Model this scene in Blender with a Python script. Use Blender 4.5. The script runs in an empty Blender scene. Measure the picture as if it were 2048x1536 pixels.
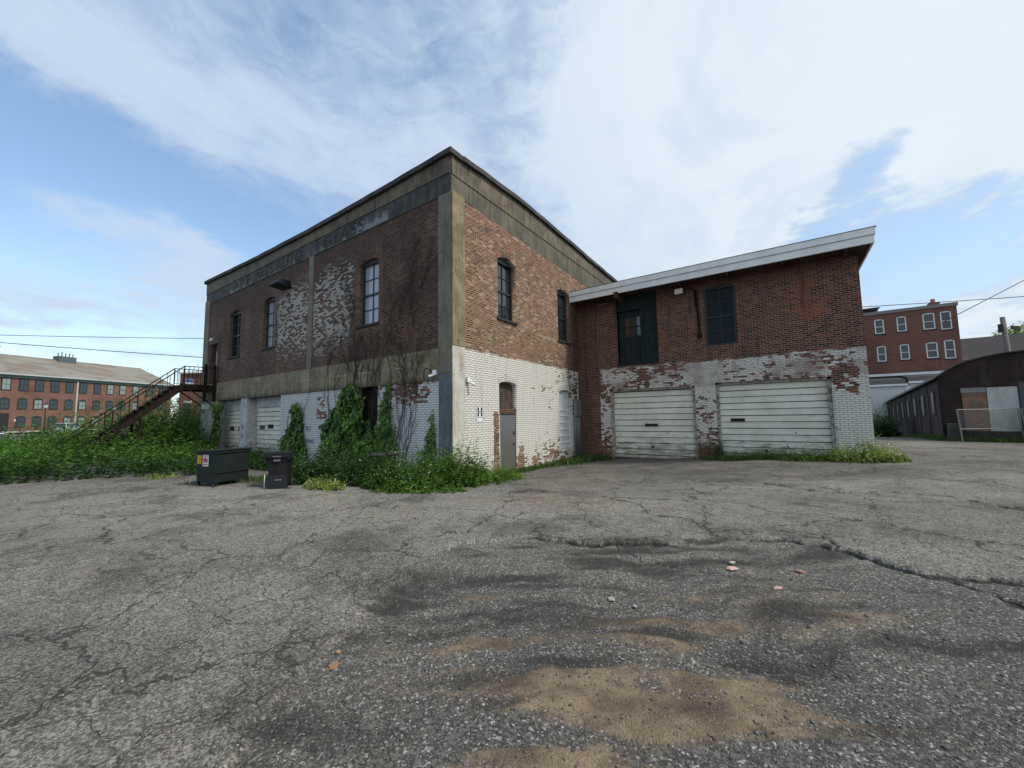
import bpy, bmesh, math, random
import numpy as np
from mathutils import Vector, Matrix
R = math.radians
random.seed(7); rng = np.random.default_rng(11)
scene = bpy.context.scene
COL = scene.collection

# ---------------------------------------------------------------- camera
F_PX, PITCH, ROLL, YAW, EYE = 777.17, .08415, -.01553, -.60634, 1.75
cp, sp, cr, sr, cy, sy = math.cos(PITCH), math.sin(PITCH), math.cos(ROLL), math.sin(ROLL), math.cos(YAW), math.sin(YAW)
fwd = Vector((sy*cp, cy*cp, sp)); rt = Vector((cy, -sy, 0)); up = rt.cross(fwd)
r2 = rt*cr + up*sr; u2 = -rt*sr + up*cr
cam = bpy.data.cameras.new('camera'); camo = bpy.data.objects.new('camera', cam); COL.objects.link(camo)
camo.matrix_world = Matrix(((r2.x, u2.x, -fwd.x, 0), (r2.y, u2.y, -fwd.y, 0), (r2.z, u2.z, -fwd.z, EYE), (0, 0, 0, 1)))
cam.sensor_width = 36; cam.lens = F_PX/2048*36; cam.clip_start = .05; cam.clip_end = 3000
scene.camera = camo

# ---------------------------------------------------------------- light, sky, exposure
SUN_AZ, SUN_EL = 78, 50            # azimuth clockwise from +Y
scene.view_settings.view_transform = 'Standard'; scene.view_settings.look = 'None'
scene.view_settings.exposure = 0.55; scene.view_settings.gamma = 1
sun = bpy.data.lights.new('sun', 'SUN'); sun.energy = 2.3; sun.angle = R(11); sun.color = (1, .95, .86)
suno = bpy.data.objects.new('sun', sun); COL.objects.link(suno)
sd = Vector((math.sin(R(SUN_AZ))*math.cos(R(SUN_EL)), math.cos(R(SUN_AZ))*math.cos(R(SUN_EL)), math.sin(R(SUN_EL))))
suno.rotation_euler = sd.to_track_quat('Z', 'Y').to_euler()

# node mini-language --------------------------------------------------------
class N:
    def __init__(s, t, k): s.t = t; s.k = k
    def _m(s, op, *o, clamp=False):
        n = s.t.nodes.new('ShaderNodeMath'); n.operation = op; n.use_clamp = clamp
        for i, v in enumerate((s,)+o): setin(s.t, n.inputs[i], v)
        return N(s.t, n.outputs[0])
    def __add__(s, o): return s._m('ADD', o)
    __radd__ = __add__
    def __sub__(s, o): return s._m('SUBTRACT', o)
    def __rsub__(s, o): return (s*-1)+o
    def __mul__(s, o): return s._m('MULTIPLY', o)
    __rmul__ = __mul__
    def __truediv__(s, o): return s._m('DIVIDE', o)
    def floor(s): return s._m('FLOOR')
    def fract(s): return s._m('FRACT')
    def abs(s): return s._m('ABSOLUTE')
    def mod(s, o): return s._m('FLOORED_MODULO', o)
    def min(s, o): return s._m('MINIMUM', o)
    def max(s, o): return s._m('MAXIMUM', o)
    def clamp(s): return s._m('ADD', 0, clamp=True)
    def pow(s, o): return s._m('POWER', o)
def setin(t, sock, v):
    if isinstance(v, N): t.links.new(v.k, sock)
    elif isinstance(v, (tuple, list)) and len(v) == 3 and sock.type == 'RGBA': sock.default_value = (*v, 1)
    else: sock.default_value = v
class G:
    """builder bound to one node tree"""
    def __init__(s, t): s.t = t
    def node(s, kind, **kw):
        n = s.t.nodes.new(kind)
        for a, b in kw.items(): setattr(n, a, b)
        return n
    def pos(s):
        n = s.node('ShaderNodeNewGeometry'); return N(s.t, n.outputs['Position'])
    def nor(s):
        n = s.node('ShaderNodeNewGeometry'); return N(s.t, n.outputs['True Normal'])
    def sep(s, v):
        n = s.node('ShaderNodeSeparateXYZ'); setin(s.t, n.inputs[0], v); return [N(s.t, n.outputs[i]) for i in range(3)]
    def vec(s, x, y, z=0.0):
        n = s.node('ShaderNodeCombineXYZ')
        for i, v in enumerate((x, y, z)): setin(s.t, n.inputs[i], v)
        return N(s.t, n.outputs[0])
    def noise(s, v, scale, detail=4, rough=.55, dist=0, col=False):
        n = s.node('ShaderNodeTexNoise'); setin(s.t, n.inputs['Vector'], v)
        n.inputs['Scale'].default_value = scale; n.inputs['Detail'].default_value = detail
        n.inputs['Roughness'].default_value = rough; n.inputs['Distortion'].default_value = dist
        return N(s.t, n.outputs['Color' if col else 'Fac'])
    def vor(s, v, scale, feature='F1', out='Distance', rand=1):
        n = s.node('ShaderNodeTexVoronoi', feature=feature); setin(s.t, n.inputs['Vector'], v)
        n.inputs['Scale'].default_value = scale; n.inputs['Randomness'].default_value = rand
        return N(s.t, n.outputs[out])
    def white(s, v, col=False):
        n = s.node('ShaderNodeTexWhiteNoise'); n.noise_dimensions = '3D'; setin(s.t, n.inputs['Vector'], v)
        return N(s.t, n.outputs['Color' if col else 'Value'])
    def ss(s, x, a, b):
        n = s.node('ShaderNodeMapRange', interpolation_type='SMOOTHSTEP'); setin(s.t, n.inputs[0], x)
        if a > b:
            setin(s.t, n.inputs[1], b); setin(s.t, n.inputs[2], a); n.inputs[3].default_value = 1; n.inputs[4].default_value = 0
        else:
            setin(s.t, n.inputs[1], a); setin(s.t, n.inputs[2], b)
        return N(s.t, n.outputs[0])
    def mix(s, f, a, b, mode='MIX'):
        n = s.node('ShaderNodeMix', data_type='RGBA', blend_type=mode)
        setin(s.t, n.inputs[0], f); setin(s.t, n.inputs[6], a); setin(s.t, n.inputs[7], b)
        return N(s.t, n.outputs[2])
    def vadd(s, a, b):
        n = s.node('ShaderNodeVectorMath', operation='ADD'); setin(s.t, n.inputs[0], a); setin(s.t, n.inputs[1], b); return N(s.t, n.outputs[0])
    def vmul(s, a, b):
        n = s.node('ShaderNodeVectorMath', operation='MULTIPLY'); setin(s.t, n.inputs[0], a); setin(s.t, n.inputs[1], b); return N(s.t, n.outputs[0])
    def attr(s, name, out='Fac'):
        n = s.node('ShaderNodeAttribute', attribute_name=name); return N(s.t, n.outputs[out])
    def box(s, x, a, b, soft=.03):
        return s.ss(x, a-soft, a+soft)*s.ss(x, b+soft, b-soft)
    def bump(s, h, strength=.5, dist=.01, nrm=None):
        n = s.node('ShaderNodeBump'); n.inputs['Strength'].default_value = strength; n.inputs['Distance'].default_value = dist
        setin(s.t, n.inputs['Height'], h)
        if nrm: setin(s.t, n.inputs['Normal'], nrm)
        return N(s.t, n.outputs[0])
MATS = {}
def mat(name, fn=None, color=None, rough=.8, metal=0, spec=.3):
    if name in MATS: return MATS[name]
    m = bpy.data.materials.new(name); m.use_nodes = True; t = m.node_tree
    b = t.nodes['Principled BSDF']; g = G(t)
    b.inputs['Roughness'].default_value = rough; b.inputs['Metallic'].default_value = metal
    b.inputs['Specular IOR Level'].default_value = spec
    if fn:
        r = fn(g)
        for k, v in r.items(): setin(t, b.inputs[k], v)
    else: b.inputs['Base Color'].default_value = (*color, 1)
    MATS[name] = m; return m

# world ---------------------------------------------------------------------
world = bpy.data.worlds.new('World'); scene.world = world; world.use_nodes = True
world.cycles.sampling_method = 'MANUAL'; world.cycles.sample_map_resolution = 512
wt = world.node_tree; wt.nodes.clear(); g = G(wt)
sky = g.node('ShaderNodeTexSky', sky_type='NISHITA'); sky.sun_disc = False
sky.sun_elevation = R(SUN_EL); sky.sun_rotation = R(SUN_AZ); sky.dust_density = .6; sky.air_density = 1.1
tc = g.node('ShaderNodeTexCoord'); d = N(wt, tc.outputs['Generated'])
dx, dy, dz = g.sep(d)
az = dx._m('ARCTAN2', dy)*(180/math.pi)
el = dz._m('ARCSINE')*(180/math.pi)
dzc = dz.max(0.0)+.13
px, py = dx/dzc, dy/dzc
SKYB = [(-73.08, 33.77, 1.0, 0.01, 23.11, 5.78, 0.5), (-87.77, 31.65, 0.99, 0.17, 5.56, 2.78, 0.25), (-77.33, 19.11, 0.95, -0.31, 8.5, 2.3, 0.55), (-70, 24.5, .9, -.42, 7, 1.6, .18), (-79.78, 25.0, .96, -.26, 13, 2.8, -0.6), (-88.98, 20.24, 0.61, -0.79, 6.4, 3.0, -0.4), (-66, 19.3, .95, -.3, 5.5, 1.8, -.3), (-86.45, 11.43, 1.0, 0.05, 8.5, 2.2, 0.5), (-71.09, 13.46, 0.97, -0.2, 8.5, 2.6, 0.4), (-58.3, 41.94, 0.83, 0.56, 9.62, 3.85, -0.18), (-79.7, 37.78, 0.97, 0.23, 5.53, 2.21, -0.12), (-15.43, 39.16, 0.95, 0.32, 9.91, 4.95, 0.35), (-27.95, 43.95, -0.29, -0.96, 8.52, 2.13, -0.15), (-14.1, 26.51, 0.81, -0.59, 13.06, 7.84, 0.3), (10.54, 30.95, 0.66, -0.75, 11.61, 8.13, 0.35), (7.36, 23.3, 0.84, 0.54, 3.6, 1.9, -0.42), (4.91, 20.7, 0.98, -0.21, 3.0, 1.5, -0.35), (12.74, 16.5, 0.99, -0.16, 7, 3.2, -0.62), (9, 27, .7, .7, 2.5, 2.0, -.3), (15.47, 12.78, 0.89, -0.46, 2.24, 1.12, -0.35), (10.94, 11.97, 0.97, -0.23, 3.46, 1.04, -0.3), (-3.87, 36.4, 0.99, 0.1, 6.67, 2.0, -0.1), (-32.15, 35.82, 0.96, -0.28, 8.33, 4.17, -0.12), (-62.52, 13.0, 0.93, 0.37, 9.23, 2.77, 0.1), (-37.55, 39.01, 0.56, -0.83, 12.46, 4.98, -0.15), (-21.89, 41.56, -0.62, -0.79, 3.87, 1.16, 0.1)]
pv = g.vec(px, py, 0)
w1 = g.noise(pv, 1.3, 5, .6); w2 = g.noise(g.vadd(pv, (7.3, 2.1, 0)), 1.3, 5, .6)
w3 = g.noise(pv, 4.5, 6, .65); w4 = g.noise(g.vadd(pv, (3.3, 9.1, 0)), 4.5, 6, .65)
azw = az + (w1-.5)*16 + (w3-.5)*6; elw = el + (w2-.5)*9 + (w4-.5)*5
cosel = (el*(math.pi/180))._m('COSINE')
M = g.ss(az, -72, -5)*.50 + .21 + g.ss(el, 26, 40)*.14
for a0, e0, ux, uy, L, S, amt in SKYB:
    ex = (azw-a0)*cosel; ey = elw-e0
    q1 = (ex*ux+ey*uy)/(L*1.15); q2 = (ey*ux-ex*uy)/(S*1.35)
    M = M + ((q1*q1+q2*q2)*-1)._m('EXPONENT')*amt
# wisps stretched along the wind (the +Y direction)
st = g.noise(g.vec(px*1.5+py*.35, py*.8), 1.4, 8, .58, .8)
fine = g.noise(g.vec(px*2.2+py*.6, py*1.5), 2.2, 8, .64, .5)
puff = g.noise(pv, 3.2, 9, .6, .4)
right = g.ss(az, -45, 0)
wisp = g.noise(g.vec(azw*.055+elw*.05, elw*.16-azw*.02), 1.6, 9, .66, .8)
M = M + (st-.5)*(.75-.25*right) + (fine-.5)*.55 + (puff-.5)*(.45+right*.35) + (wisp-.5)*(.8-.5*right)
M = M.clamp()
cov = ((g.ss(M, .06, .92)*.92+.06)*(1-right)+(g.ss(M, .34, .74)*.50+.50)*right)
edge = g.ss(M, .45, .8)
cloudL = (.41, .49, .60); cloudR = (.55, .61, .655)
cc = g.mix(g.ss(az+el*.6, -45, 25), cloudL, cloudR)
cc = g.mix(g.ss(g.noise(g.vec(px*1.3, py*.9), 1.9, 8, .62, .5), .44, .66)*.75*g.ss(az+el*.3, 34, 5)*right, cc, (.42, .505, .60))
cc = g.mix(g.ss(M, .75, .45)*right*.85, cc, (.335, .43, .555))
skycol = g.mix(1.0, N(wt, sky.outputs[0]), (.93, .97, .97), 'MULTIPLY')
hz = g.ss(el, 16, 0)
b1 = g.node('ShaderNodeBackground'); setin(wt, b1.inputs[0], skycol); b1.inputs[1].default_value = .15
b2 = g.node('ShaderNodeBackground'); setin(wt, b2.inputs[0], cc); b2.inputs[1].default_value = 1.0
mx = g.node('ShaderNodeMixShader'); setin(wt, mx.inputs[0], (cov+hz*.42).clamp()*.97)
wt.links.new(b1.outputs[0], mx.inputs[1]); wt.links.new(b2.outputs[0], mx.inputs[2])
wo = g.node('ShaderNodeOutputWorld'); wt.links.new(mx.outputs[0], wo.inputs[0])

# ---------------------------------------------------------------- helpers
def tag(o, label=None, cat=None, group=None, kind=None):
    if label: o['label'] = label
    if cat: o['category'] = cat
    if group: o['group'] = group
    if kind: o['kind'] = kind
    return o
def thing(name, label, cat, loc=(0, 0, 0), rz=0, group=None):
    o = bpy.data.objects.new(name, None); COL.objects.link(o); o.location = loc; o.rotation_euler = (0, 0, rz)
    o.empty_display_size = .2
    return tag(o, label, cat, group)
def local(parent, o):
    """keep a mesh given in world coordinates under its parent"""
    if parent is not None:
        o.parent = parent
        o.matrix_parent_inverse = (Matrix.LocRotScale(parent.location, parent.rotation_euler, None) if parent.parent is None else wm(parent)).inverted()
def wm(o):
    m = Matrix.LocRotScale(o.location, o.rotation_euler, o.scale)
    return m if o.parent is None else wm(o.parent) @ o.matrix_parent_inverse @ m
class MB:
    def __init__(s): s.v = []; s.f = []
    def box(s, x0, x1, y0, y1, z0, z1):
        n = len(s.v)
        s.v += [(x, y, z) for z in (z0, z1) for x, y in ((x0, y0), (x1, y0), (x1, y1), (x0, y1))]
        s.f += [tuple(n+i for i in q) for q in ((3, 2, 1, 0), (4, 5, 6, 7), (0, 1, 5, 4), (1, 2, 6, 5), (2, 3, 7, 6), (3, 0, 4, 7))]
        return s
    def hexa(s, p8):
        n = len(s.v); s.v += list(p8)
        s.f += [tuple(n+i for i in q) for q in ((3, 2, 1, 0), (4, 5, 6, 7), (0, 1, 5, 4), (1, 2, 6, 5), (2, 3, 7, 6), (3, 0, 4, 7))]
        return s
    def quad(s, *p):
        n = len(s.v); s.v += list(p); s.f.append(tuple(range(n, n+len(p)))); return s
    def bar(s, a, b, w, h, upv=(0, 0, 1)):
        a = Vector(a); b = Vector(b); d = (b-a).normalized(); u = Vector(upv)
        if abs(d.dot(u)) > .98: u = Vector((1, 0, 0))
        x = d.cross(u).normalized()*w/2; z = x.cross(d).normalized()*h/2
        return s.hexa([tuple(p) for p in (a-x-z, a+x-z, b+x-z, b-x-z, a-x+z, a+x+z, b+x+z, b-x+z)])
    def tube(s, pts, r, k=8, cap=True):
        pts = [Vector(p) for p in pts]; n0 = len(s.v); rr = r if isinstance(r, (list, tuple)) else [r]*len(pts)
        for i, p in enumerate(pts):
            d = (pts[min(i+1, len(pts)-1)]-pts[max(i-1, 0)]).normalized()
            u = Vector((0, 0, 1)) if abs(d.z) < .9 else Vector((1, 0, 0))
            x = d.cross(u).normalized(); y = d.cross(x)
            for j in range(k):
                a = 2*math.pi*j/k; s.v.append(tuple(p+(x*math.cos(a)+y*math.sin(a))*rr[i]))
        for i in range(len(pts)-1):
            for j in range(k):
                a = n0+i*k+j; b = n0+i*k+(j+1) % k; s.f.append((a, b, b+k, a+k))
        if cap: s.f.append(tuple(n0+j for j in range(k))[::-1]); s.f.append(tuple(n0+(len(pts)-1)*k+j for j in range(k)))
        return s
    def prism(s, poly, axis, a, b):
        """poly in the other two axes, extruded from a to b along axis"""
        n = len(s.v); m = len(poly)
        def mk(p, q, c): return (c, p, q) if axis == 'x' else ((p, c, q) if axis == 'y' else (p, q, c))
        s.v += [mk(p, q, a) for p, q in poly]+[mk(p, q, b) for p, q in poly]
        s.f.append(tuple(range(n, n+m))[::-1]); s.f.append(tuple(range(n+m, n+2*m)))
        for i in range(m): s.f.append((n+i, n+(i+1) % m, n+m+(i+1) % m, n+m+i))
        return s
    def build(s, name, material, parent=None, bevel=0, smooth=False, fix=True):
        me = bpy.data.meshes.new(name); me.from_pydata(s.v, [], s.f)
        if fix or bevel:
            bm = bmesh.new(); bm.from_mesh(me)
            bmesh.ops.recalc_face_normals(bm, faces=bm.faces[:])
            if bevel: bmesh.ops.bevel(bm, geom=bm.edges[:], offset=bevel, segments=2, affect='EDGES', profile=.6, clamp_overlap=True)
            bm.to_mesh(me); bm.free()
        if material: me.materials.append(material)
        if smooth: me.polygons.foreach_set('use_smooth', [True]*len(me.polygons))
        o = bpy.data.objects.new(name, me); COL.objects.link(o); local(parent, o)
        return o
def npmesh(name, V, Fq, material, parent=None, smooth=False, attrs=None, k=4):
    """V (n,3), F (m,k) numpy arrays to an object"""
    me = bpy.data.meshes.new(name); n, m = len(V), len(Fq)
    me.vertices.add(n); me.vertices.foreach_set('co', np.ascontiguousarray(V, dtype=np.float32).ravel())
    me.loops.add(m*k); me.loops.foreach_set('vertex_index', np.ascontiguousarray(Fq, dtype=np.int32).ravel())
    me.polygons.add(m); me.polygons.foreach_set('loop_start', np.arange(0, m*k, k, dtype=np.int32))
    me.polygons.foreach_set('loop_total', np.full(m, k, dtype=np.int32))
    if smooth: me.polygons.foreach_set('use_smooth', np.ones(m, dtype=bool))
    me.update(calc_edges=True)
    for an, arr in (attrs or {}).items():
        a = me.attributes.new(an, 'FLOAT', 'POINT'); a.data.foreach_set('value', np.ascontiguousarray(arr, dtype=np.float32))
    if material: me.materials.append(material)
    o = bpy.data.objects.new(name, me); COL.objects.link(o); local(parent, o); return o
def arch(x0, x1, z0, z1, rise, n=8):
    """opening outline with a segmental arch top; z1 is the crown"""
    pts = [(x0, z0), (x1, z0)]
    w = (x1-x0)/2; xc = (x0+x1)/2; r = (w*w+rise*rise)/(2*rise); zc = z1-r; a = math.asin(min(1, w/r))
    for i in range(n+1):
        t = a-2*a*i/n; pts.append((xc+r*math.sin(t), zc+r*math.cos(t)))
    return pts
def rect(x0, x1, z0, z1): return [(x0, z0), (x1, z0), (x1, z1), (x0, z1)]
def panel(name, outer, holes, plane, at, thick, material, parent):
    """a wall with real openings. plane 'y': coordinates (x,z), outer face at y=at, going to y=at+thick. plane 'x': (y,z), outer face x=at, going to at-thick"""
    cu = bpy.data.curves.new(name, 'CURVE'); cu.dimensions = '2D'; cu.fill_mode = 'BOTH'; cu.extrude = thick/2
    for poly in [outer]+holes:
        sp_ = cu.splines.new('POLY'); sp_.points.add(len(poly)-1)
        for p, q in zip(sp_.points, poly): p.co = (q[0], q[1], 0, 1)
        sp_.use_cyclic_u = True
    tmp = bpy.data.objects.new('tmp', cu); me = bpy.data.meshes.new_from_object(tmp)
    bpy.data.objects.remove(tmp); bpy.data.curves.remove(cu)
    me.name = name
    for v in me.vertices:
        a, b, c = v.co
        v.co = (a, at+thick/2-c, b) if plane == 'y' else (at-thick/2+c, a, b)
    bm = bmesh.new(); bm.from_mesh(me); bmesh.ops.remove_doubles(bm, verts=bm.verts[:], dist=1e-5); bmesh.ops.recalc_face_normals(bm, faces=bm.faces[:]); bm.to_mesh(me); bm.free()
    me.materials.clear(); me.materials.append(material)
    o = bpy.data.objects.new(name, me); COL.objects.link(o); local(parent, o); return o
def lettering(name, txt, size, loc, rot, material, parent, depth=.003, sx=1, align='CENTER', spacing=1):
    cu = bpy.data.curves.new(name, 'FONT'); cu.body = txt; cu.size = size; cu.extrude = depth; cu.align_x = align; cu.space_character = spacing
    tmp = bpy.data.objects.new('tmp', cu); me = bpy.data.meshes.new_from_object(tmp); bpy.data.objects.remove(tmp); bpy.data.curves.remove(cu)
    me.name = name; M_ = Matrix.Translation(loc) @ Matrix.Rotation(rot[2], 4, 'Z') @ Matrix.Rotation(rot[0], 4, 'X') @ Matrix.Diagonal((sx, 1, 1, 1))
    me.transform(M_); me.materials.clear(); me.materials.append(material)
    o = bpy.data.objects.new(name, me); COL.objects.link(o); local(parent, o); return o

# numpy noise
def vnoise(x, y, seed=0):
    xi = np.floor(x).astype(np.int64); yi = np.floor(y).astype(np.int64); fx = x-xi; fy = y-yi
    fx = fx*fx*(3-2*fx); fy = fy*fy*(3-2*fy)
    def h(a, b):
        n = (a*374761393+b*668265263+seed*974711) & 0xffffffff; n = ((n ^ (n >> 13))*1274126177) & 0xffffffff
        return ((n ^ (n >> 16)) & 0xffff)/65535.
    return (h(xi, yi)*(1-fx)+h(xi+1, yi)*fx)*(1-fy)+(h(xi, yi+1)*(1-fx)+h(xi+1, yi+1)*fx)*fy
def fbm(x, y, oct=4, seed=0, rough=.5):
    s = 0; a = 1; t = 0
    for i in range(oct):
        s = s+vnoise(x*2**i+i*17.3, y*2**i-i*9.1, seed+i)*a; t += a; a *= rough
    return s/t
def sstep(x, a, b): t = np.clip((x-a)/(b-a), 0, 1); return t*t*(3-2*t)

# ground height ---------------------------------------------------------------
GP = np.array([(0, 0, 0), (-3, 3, 0), (2, 4, 0), (-6, -3, 0), (-8.1, 8.4, -.02), (-8, 11.5, -.25), (-8, 15, -.28), (-7, 17.2, -.28), (-4.7, 17, -.18), (-2.5, 17, -.06), (0, 17, .06), (2.5, 17.3, .22), (3.5, 20, .2), (5, 26, .1),
 (7.7, 33, 0), (10, 33, -.02), (7, 45, -.5), (9, 60, -.9), (10, 70, -.9), (-12.5, 4, 0), (-10.7, 5, 0), (-16, 6, .02), (-18, 1, .02), (-22, 8.5, .0), (-27, 8.5, .1), (-27, 3, .05), (-33, 7, .3), (-43, 2, -.3), (-60, 5, 0.1), (-74, 4, -.2), (-100, 11, .15), (-125, 12, .45),
 (-3, 8, -.03), (1, 10, .03), (-4, 12, -.12), (5, 8, .05), (10, 15, .15), (0, -20, 0), (40, 40, .1), (-15, -4, 0), (-60, -40, 0), (20, 100, -.5), (-60, 80, .3), (-8, 27, -.2), (-28, 27, .2), (0, 300, 0), (-300, 0, .3), (300, 0, 0)])
def ground_z(x, y):
    x = np.asarray(x, float); y = np.asarray(y, float); num = 0; den = 0
    for a, b, c in GP:
        w = 1/((x-a)**2+(y-b)**2+.6)**1.7; num = num+w*c; den = den+w
    return num/den
def gz(x, y): return float(ground_z(x, y))

DIRT = [(-2.07, 2.26, 0.4, 0.26, -0.09, 0.1, 0.7), (-0.87, 3.31, 0.46, 0.3, -0.04, 0.18, 1), (-0.65, 4.33, 0.48, 0.31, -0.02, 0.17, 0.5), (-1.32, 3.71, 0.28, 0.18, -0.05, 0.14, 0.5), (-2.54, 2.98, 0.22, 0.15, -0.08, 0.09, 0.8), (-1.86, 2.47, 0.09, 0.06, -0.04, 0.06, 0.7), (-0.71, 2.33, 0.76, 0.5, -0.09, 0.26, .55), (-1.18, 2.35, 0.29, 0.2, -0.07, 0.16, 0.8), (-0.28, 3.0, 0.42, 0.27, -0.01, 0.13, 0.8), (-2.81, 2.42, 0.11, 0.08, -0.09, 0.08, 0.4), (-0.03, 3.99, 0.24, 0.15, 0.0, 0.14, 0.35), (0.5, 4.52, 0.28, 0.18, 0.02, 0.15, 0.4), (0.65, 3.23, 0.24, 0.17, 0.04, 0.15, 0.5), (-4.12, 7.27, 1.35, 0.8, -0.24, 0.42, 0.5), (-2.08, 2.01, 0.26, 0.17, -0.06, 0.06, 0.6), (-0.12, 2.9, 0.29, 0.19, 0.0, 0.19, 0.6), (0.33, 4.84, 0.19, 0.12, 0.01, 0.1, 0.4), (-1.0, 1.98, 0.21, 0.15, -0.08, 0.17, 0.6), (-5.84, 1.58, 0.8, 0.51, -0.23, 0.06, 0.25), (-7.83, 0.67, 0.5, 0.32, -0.27, 0.02, 0.3), (-1.05, 3.56, 0.29, 0.19, -0.03, 0.08, 0.4), (0.3, 1.2, .9, .2, -.2, .8, .5)]
DARK = [(-1.4, 2.56, 0.24, 0.16, -0.06, 0.11, 1), (-1.9, 1.98, 0.33, 0.22, -0.06, 0.07, 0.9), (-2.88, 3.47, 0.66, 0.43, -0.14, 0.17, 0.9), (-1.63, 5.44, 1.02, 0.64, -0.07, 0.25, 0.9), (-2.1, 4.7, 0.48, 0.3, -0.08, 0.2, 0.7), (-3.37, 2.7, 0.27, 0.17, -0.38, 0.31, 0.8), (-2.78, 1.94, 0.2, 0.13, -0.3, 0.2, 0.7), (-0.81, 3.39, 0.2, 0.13, -0.01, 0.06, 1), (-0.35, 3.25, 0.34, 0.23, -0.01, 0.09, 0.8), (-0.02, 3.23, 0.18, 0.12, 0.0, 0.1, 0.8), (-2.7, 1.29, 0.43, 0.29, -0.28, 0.13, 0.4), (-8.41, 0.96, 0.31, 0.19, -0.16, 0.02, 1), (0.92, 4.36, 0.51, 0.34, 0.14, 0.56, 0.5), (0.33, 7.18, 0.88, 0.54, 0.02, 0.41, 0.6), (-0.54, 5.68, 1.02, 0.64, -0.03, 0.4, 0.6), (0.02, 4.3, 0.54, 0.35, 0.0, 0.19, 0.5), (-1.97, 2.91, 0.58, 0.38, -0.09, 0.12, 0.5), (3.91, 16.78, 1.61, 0.86, 0.41, 1.68, 0.5), (-0.82, 12.07, 1.96, 1.1, -0.04, 0.71, 0.7), (-2.9, 13.12, 2.66, 1.43, -0.21, 0.93, 0.7), (-0.76, 2.48, 0.32, 0.22, -0.02, 0.05, 0.4), (0.19, 2.85, 0.3, 0.2, 0.01, 0.08, 0.6), (-5.02, 9.71, 1.66, 0.93, -0.31, 0.6, 0.5), (-14.7, 3.3, 4.01, 2.28, -0.94, 0.21, 0.4), (-8.42, 2.79, 0.2, 0.12, -0.85, 0.28, 0.5), (-2.14, 3.24, 0.24, 0.16, -0.05, 0.08, 0.4), (-0.31, 2.68, 0.14, 0.09, -0.01, 0.06, 0.5), (0.85, 3.64, 0.22, 0.14, 0.08, 0.31, 0.5)]
LIGHT = [(-8.78, 3.95, 6.56, 3.91, -2.48, 1.1, 1), (-4.07, 5.45, 2.41, 1.47, -0.59, 0.8, 0.8), (-9.33, 1.51, 2.23, 1.38, -1.32, 0.2, 0.6), (-2.51, 7.22, 2.34, 1.4, -0.46, 1.36, 0.8), (0.22, 11.42, 2.2, 1.26, 0.04, 1.06, 0.9), (2.57, 11.22, 1.55, 0.92, 0.21, 0.87, 0.7), (1.07, 6.7, 0.89, 0.56, 0.07, 0.42, 0.6), (0.12, 7.83, 0.85, 0.52, 0.02, 0.49, 0.4), (-14.02, 1.42, 2.18, 1.29, -2.36, 0.22, 0.6), (3.57, 13.71, 1.38, 0.79, 0.3, 1.08, 0.7), (-4.4, 1.78, 1.48, 0.96, -0.61, 0.23, 0.35), (5.82, 28.28, 1.76, 0.73, 1.06, 5.03, 0.6), (1.68, 6.71, 0.68, 0.44, 0.12, 0.43, 0.5)]
EDGEX = np.array([-20, -13, -9.1, -7.0, -5.2, -4.71, -3.96, -3.41, -2.42, -1.06, -.14, 1.2, 4, 9])
EDGEY = np.array([-9, -3, .5, 1.6, 2.65, 3.05, 4.12, 4.81, 5.08, 6.06, 6.76, 7.0, 7.3, 7.6])
def blobs(L, x, y, s=1.0):
    r = 0*x
    for cx, cy_, ax, ay, bx, by, amt in L:
        det = ax*by-ay*bx
        u = ((x-cx)*by-(y-cy_)*bx)/det; v = (ax*(y-cy_)-ay*(x-cx))/det
        r = np.maximum(r, amt*np.exp(-(u*u+v*v)*.8*s))
    return r
def seg_dist(x, y, pts):
    d = np.full(x.shape, 99.)
    for (a, b), (c, e) in zip(pts[:-1], pts[1:]):
        vx, vy = c-a, e-b; t = np.clip(((x-a)*vx+(y-b)*vy)/(vx*vx+vy*vy), 0, 1)
        d = np.minimum(d, np.hypot(x-a-t*vx, y-b-t*vy))
    return d
POT = [(-2.2, .2), (-2.47, 0.87), (-2.64, 1.09), (-2.7, 1.29), (-2.72, 1.56), (-2.84, 1.9), (-3.13, 2.26), (-3.49, 2.77), (-3.75, 3.46), (-3.73, 4.18), (-3.41, 4.81), (-2.42, 5.08), (-1.68, 5.37), (-1.04, 5.99), (-0.14, 6.76), (0.31, 6.83), (0.67, 6.45), (0.97, 6.17), (1.52, 6.13), (1.84, 6.12), (2.32, 5.61), (4, 4), (4, .2)]
def poly_sd(x, y, poly):
    c = np.zeros(x.shape, bool); d = np.full(x.shape, 99.); j = len(poly)-1
    for i in range(len(poly)):
        (xi, yi), (xj, yj) = poly[i], poly[j]
        c ^= ((yi > y) != (yj > y)) & (x < (xj-xi)*(y-yi)/(yj-yi+1e-12)+xi)
        vx, vy = xj-xi, yj-yi; t = np.clip(((x-xi)*vx+(y-yi)*vy)/(vx*vx+vy*vy), 0, 1)
        d = np.minimum(d, np.hypot(x-xi-t*vx, y-yi-t*vy)); j = i
    return c, d
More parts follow.
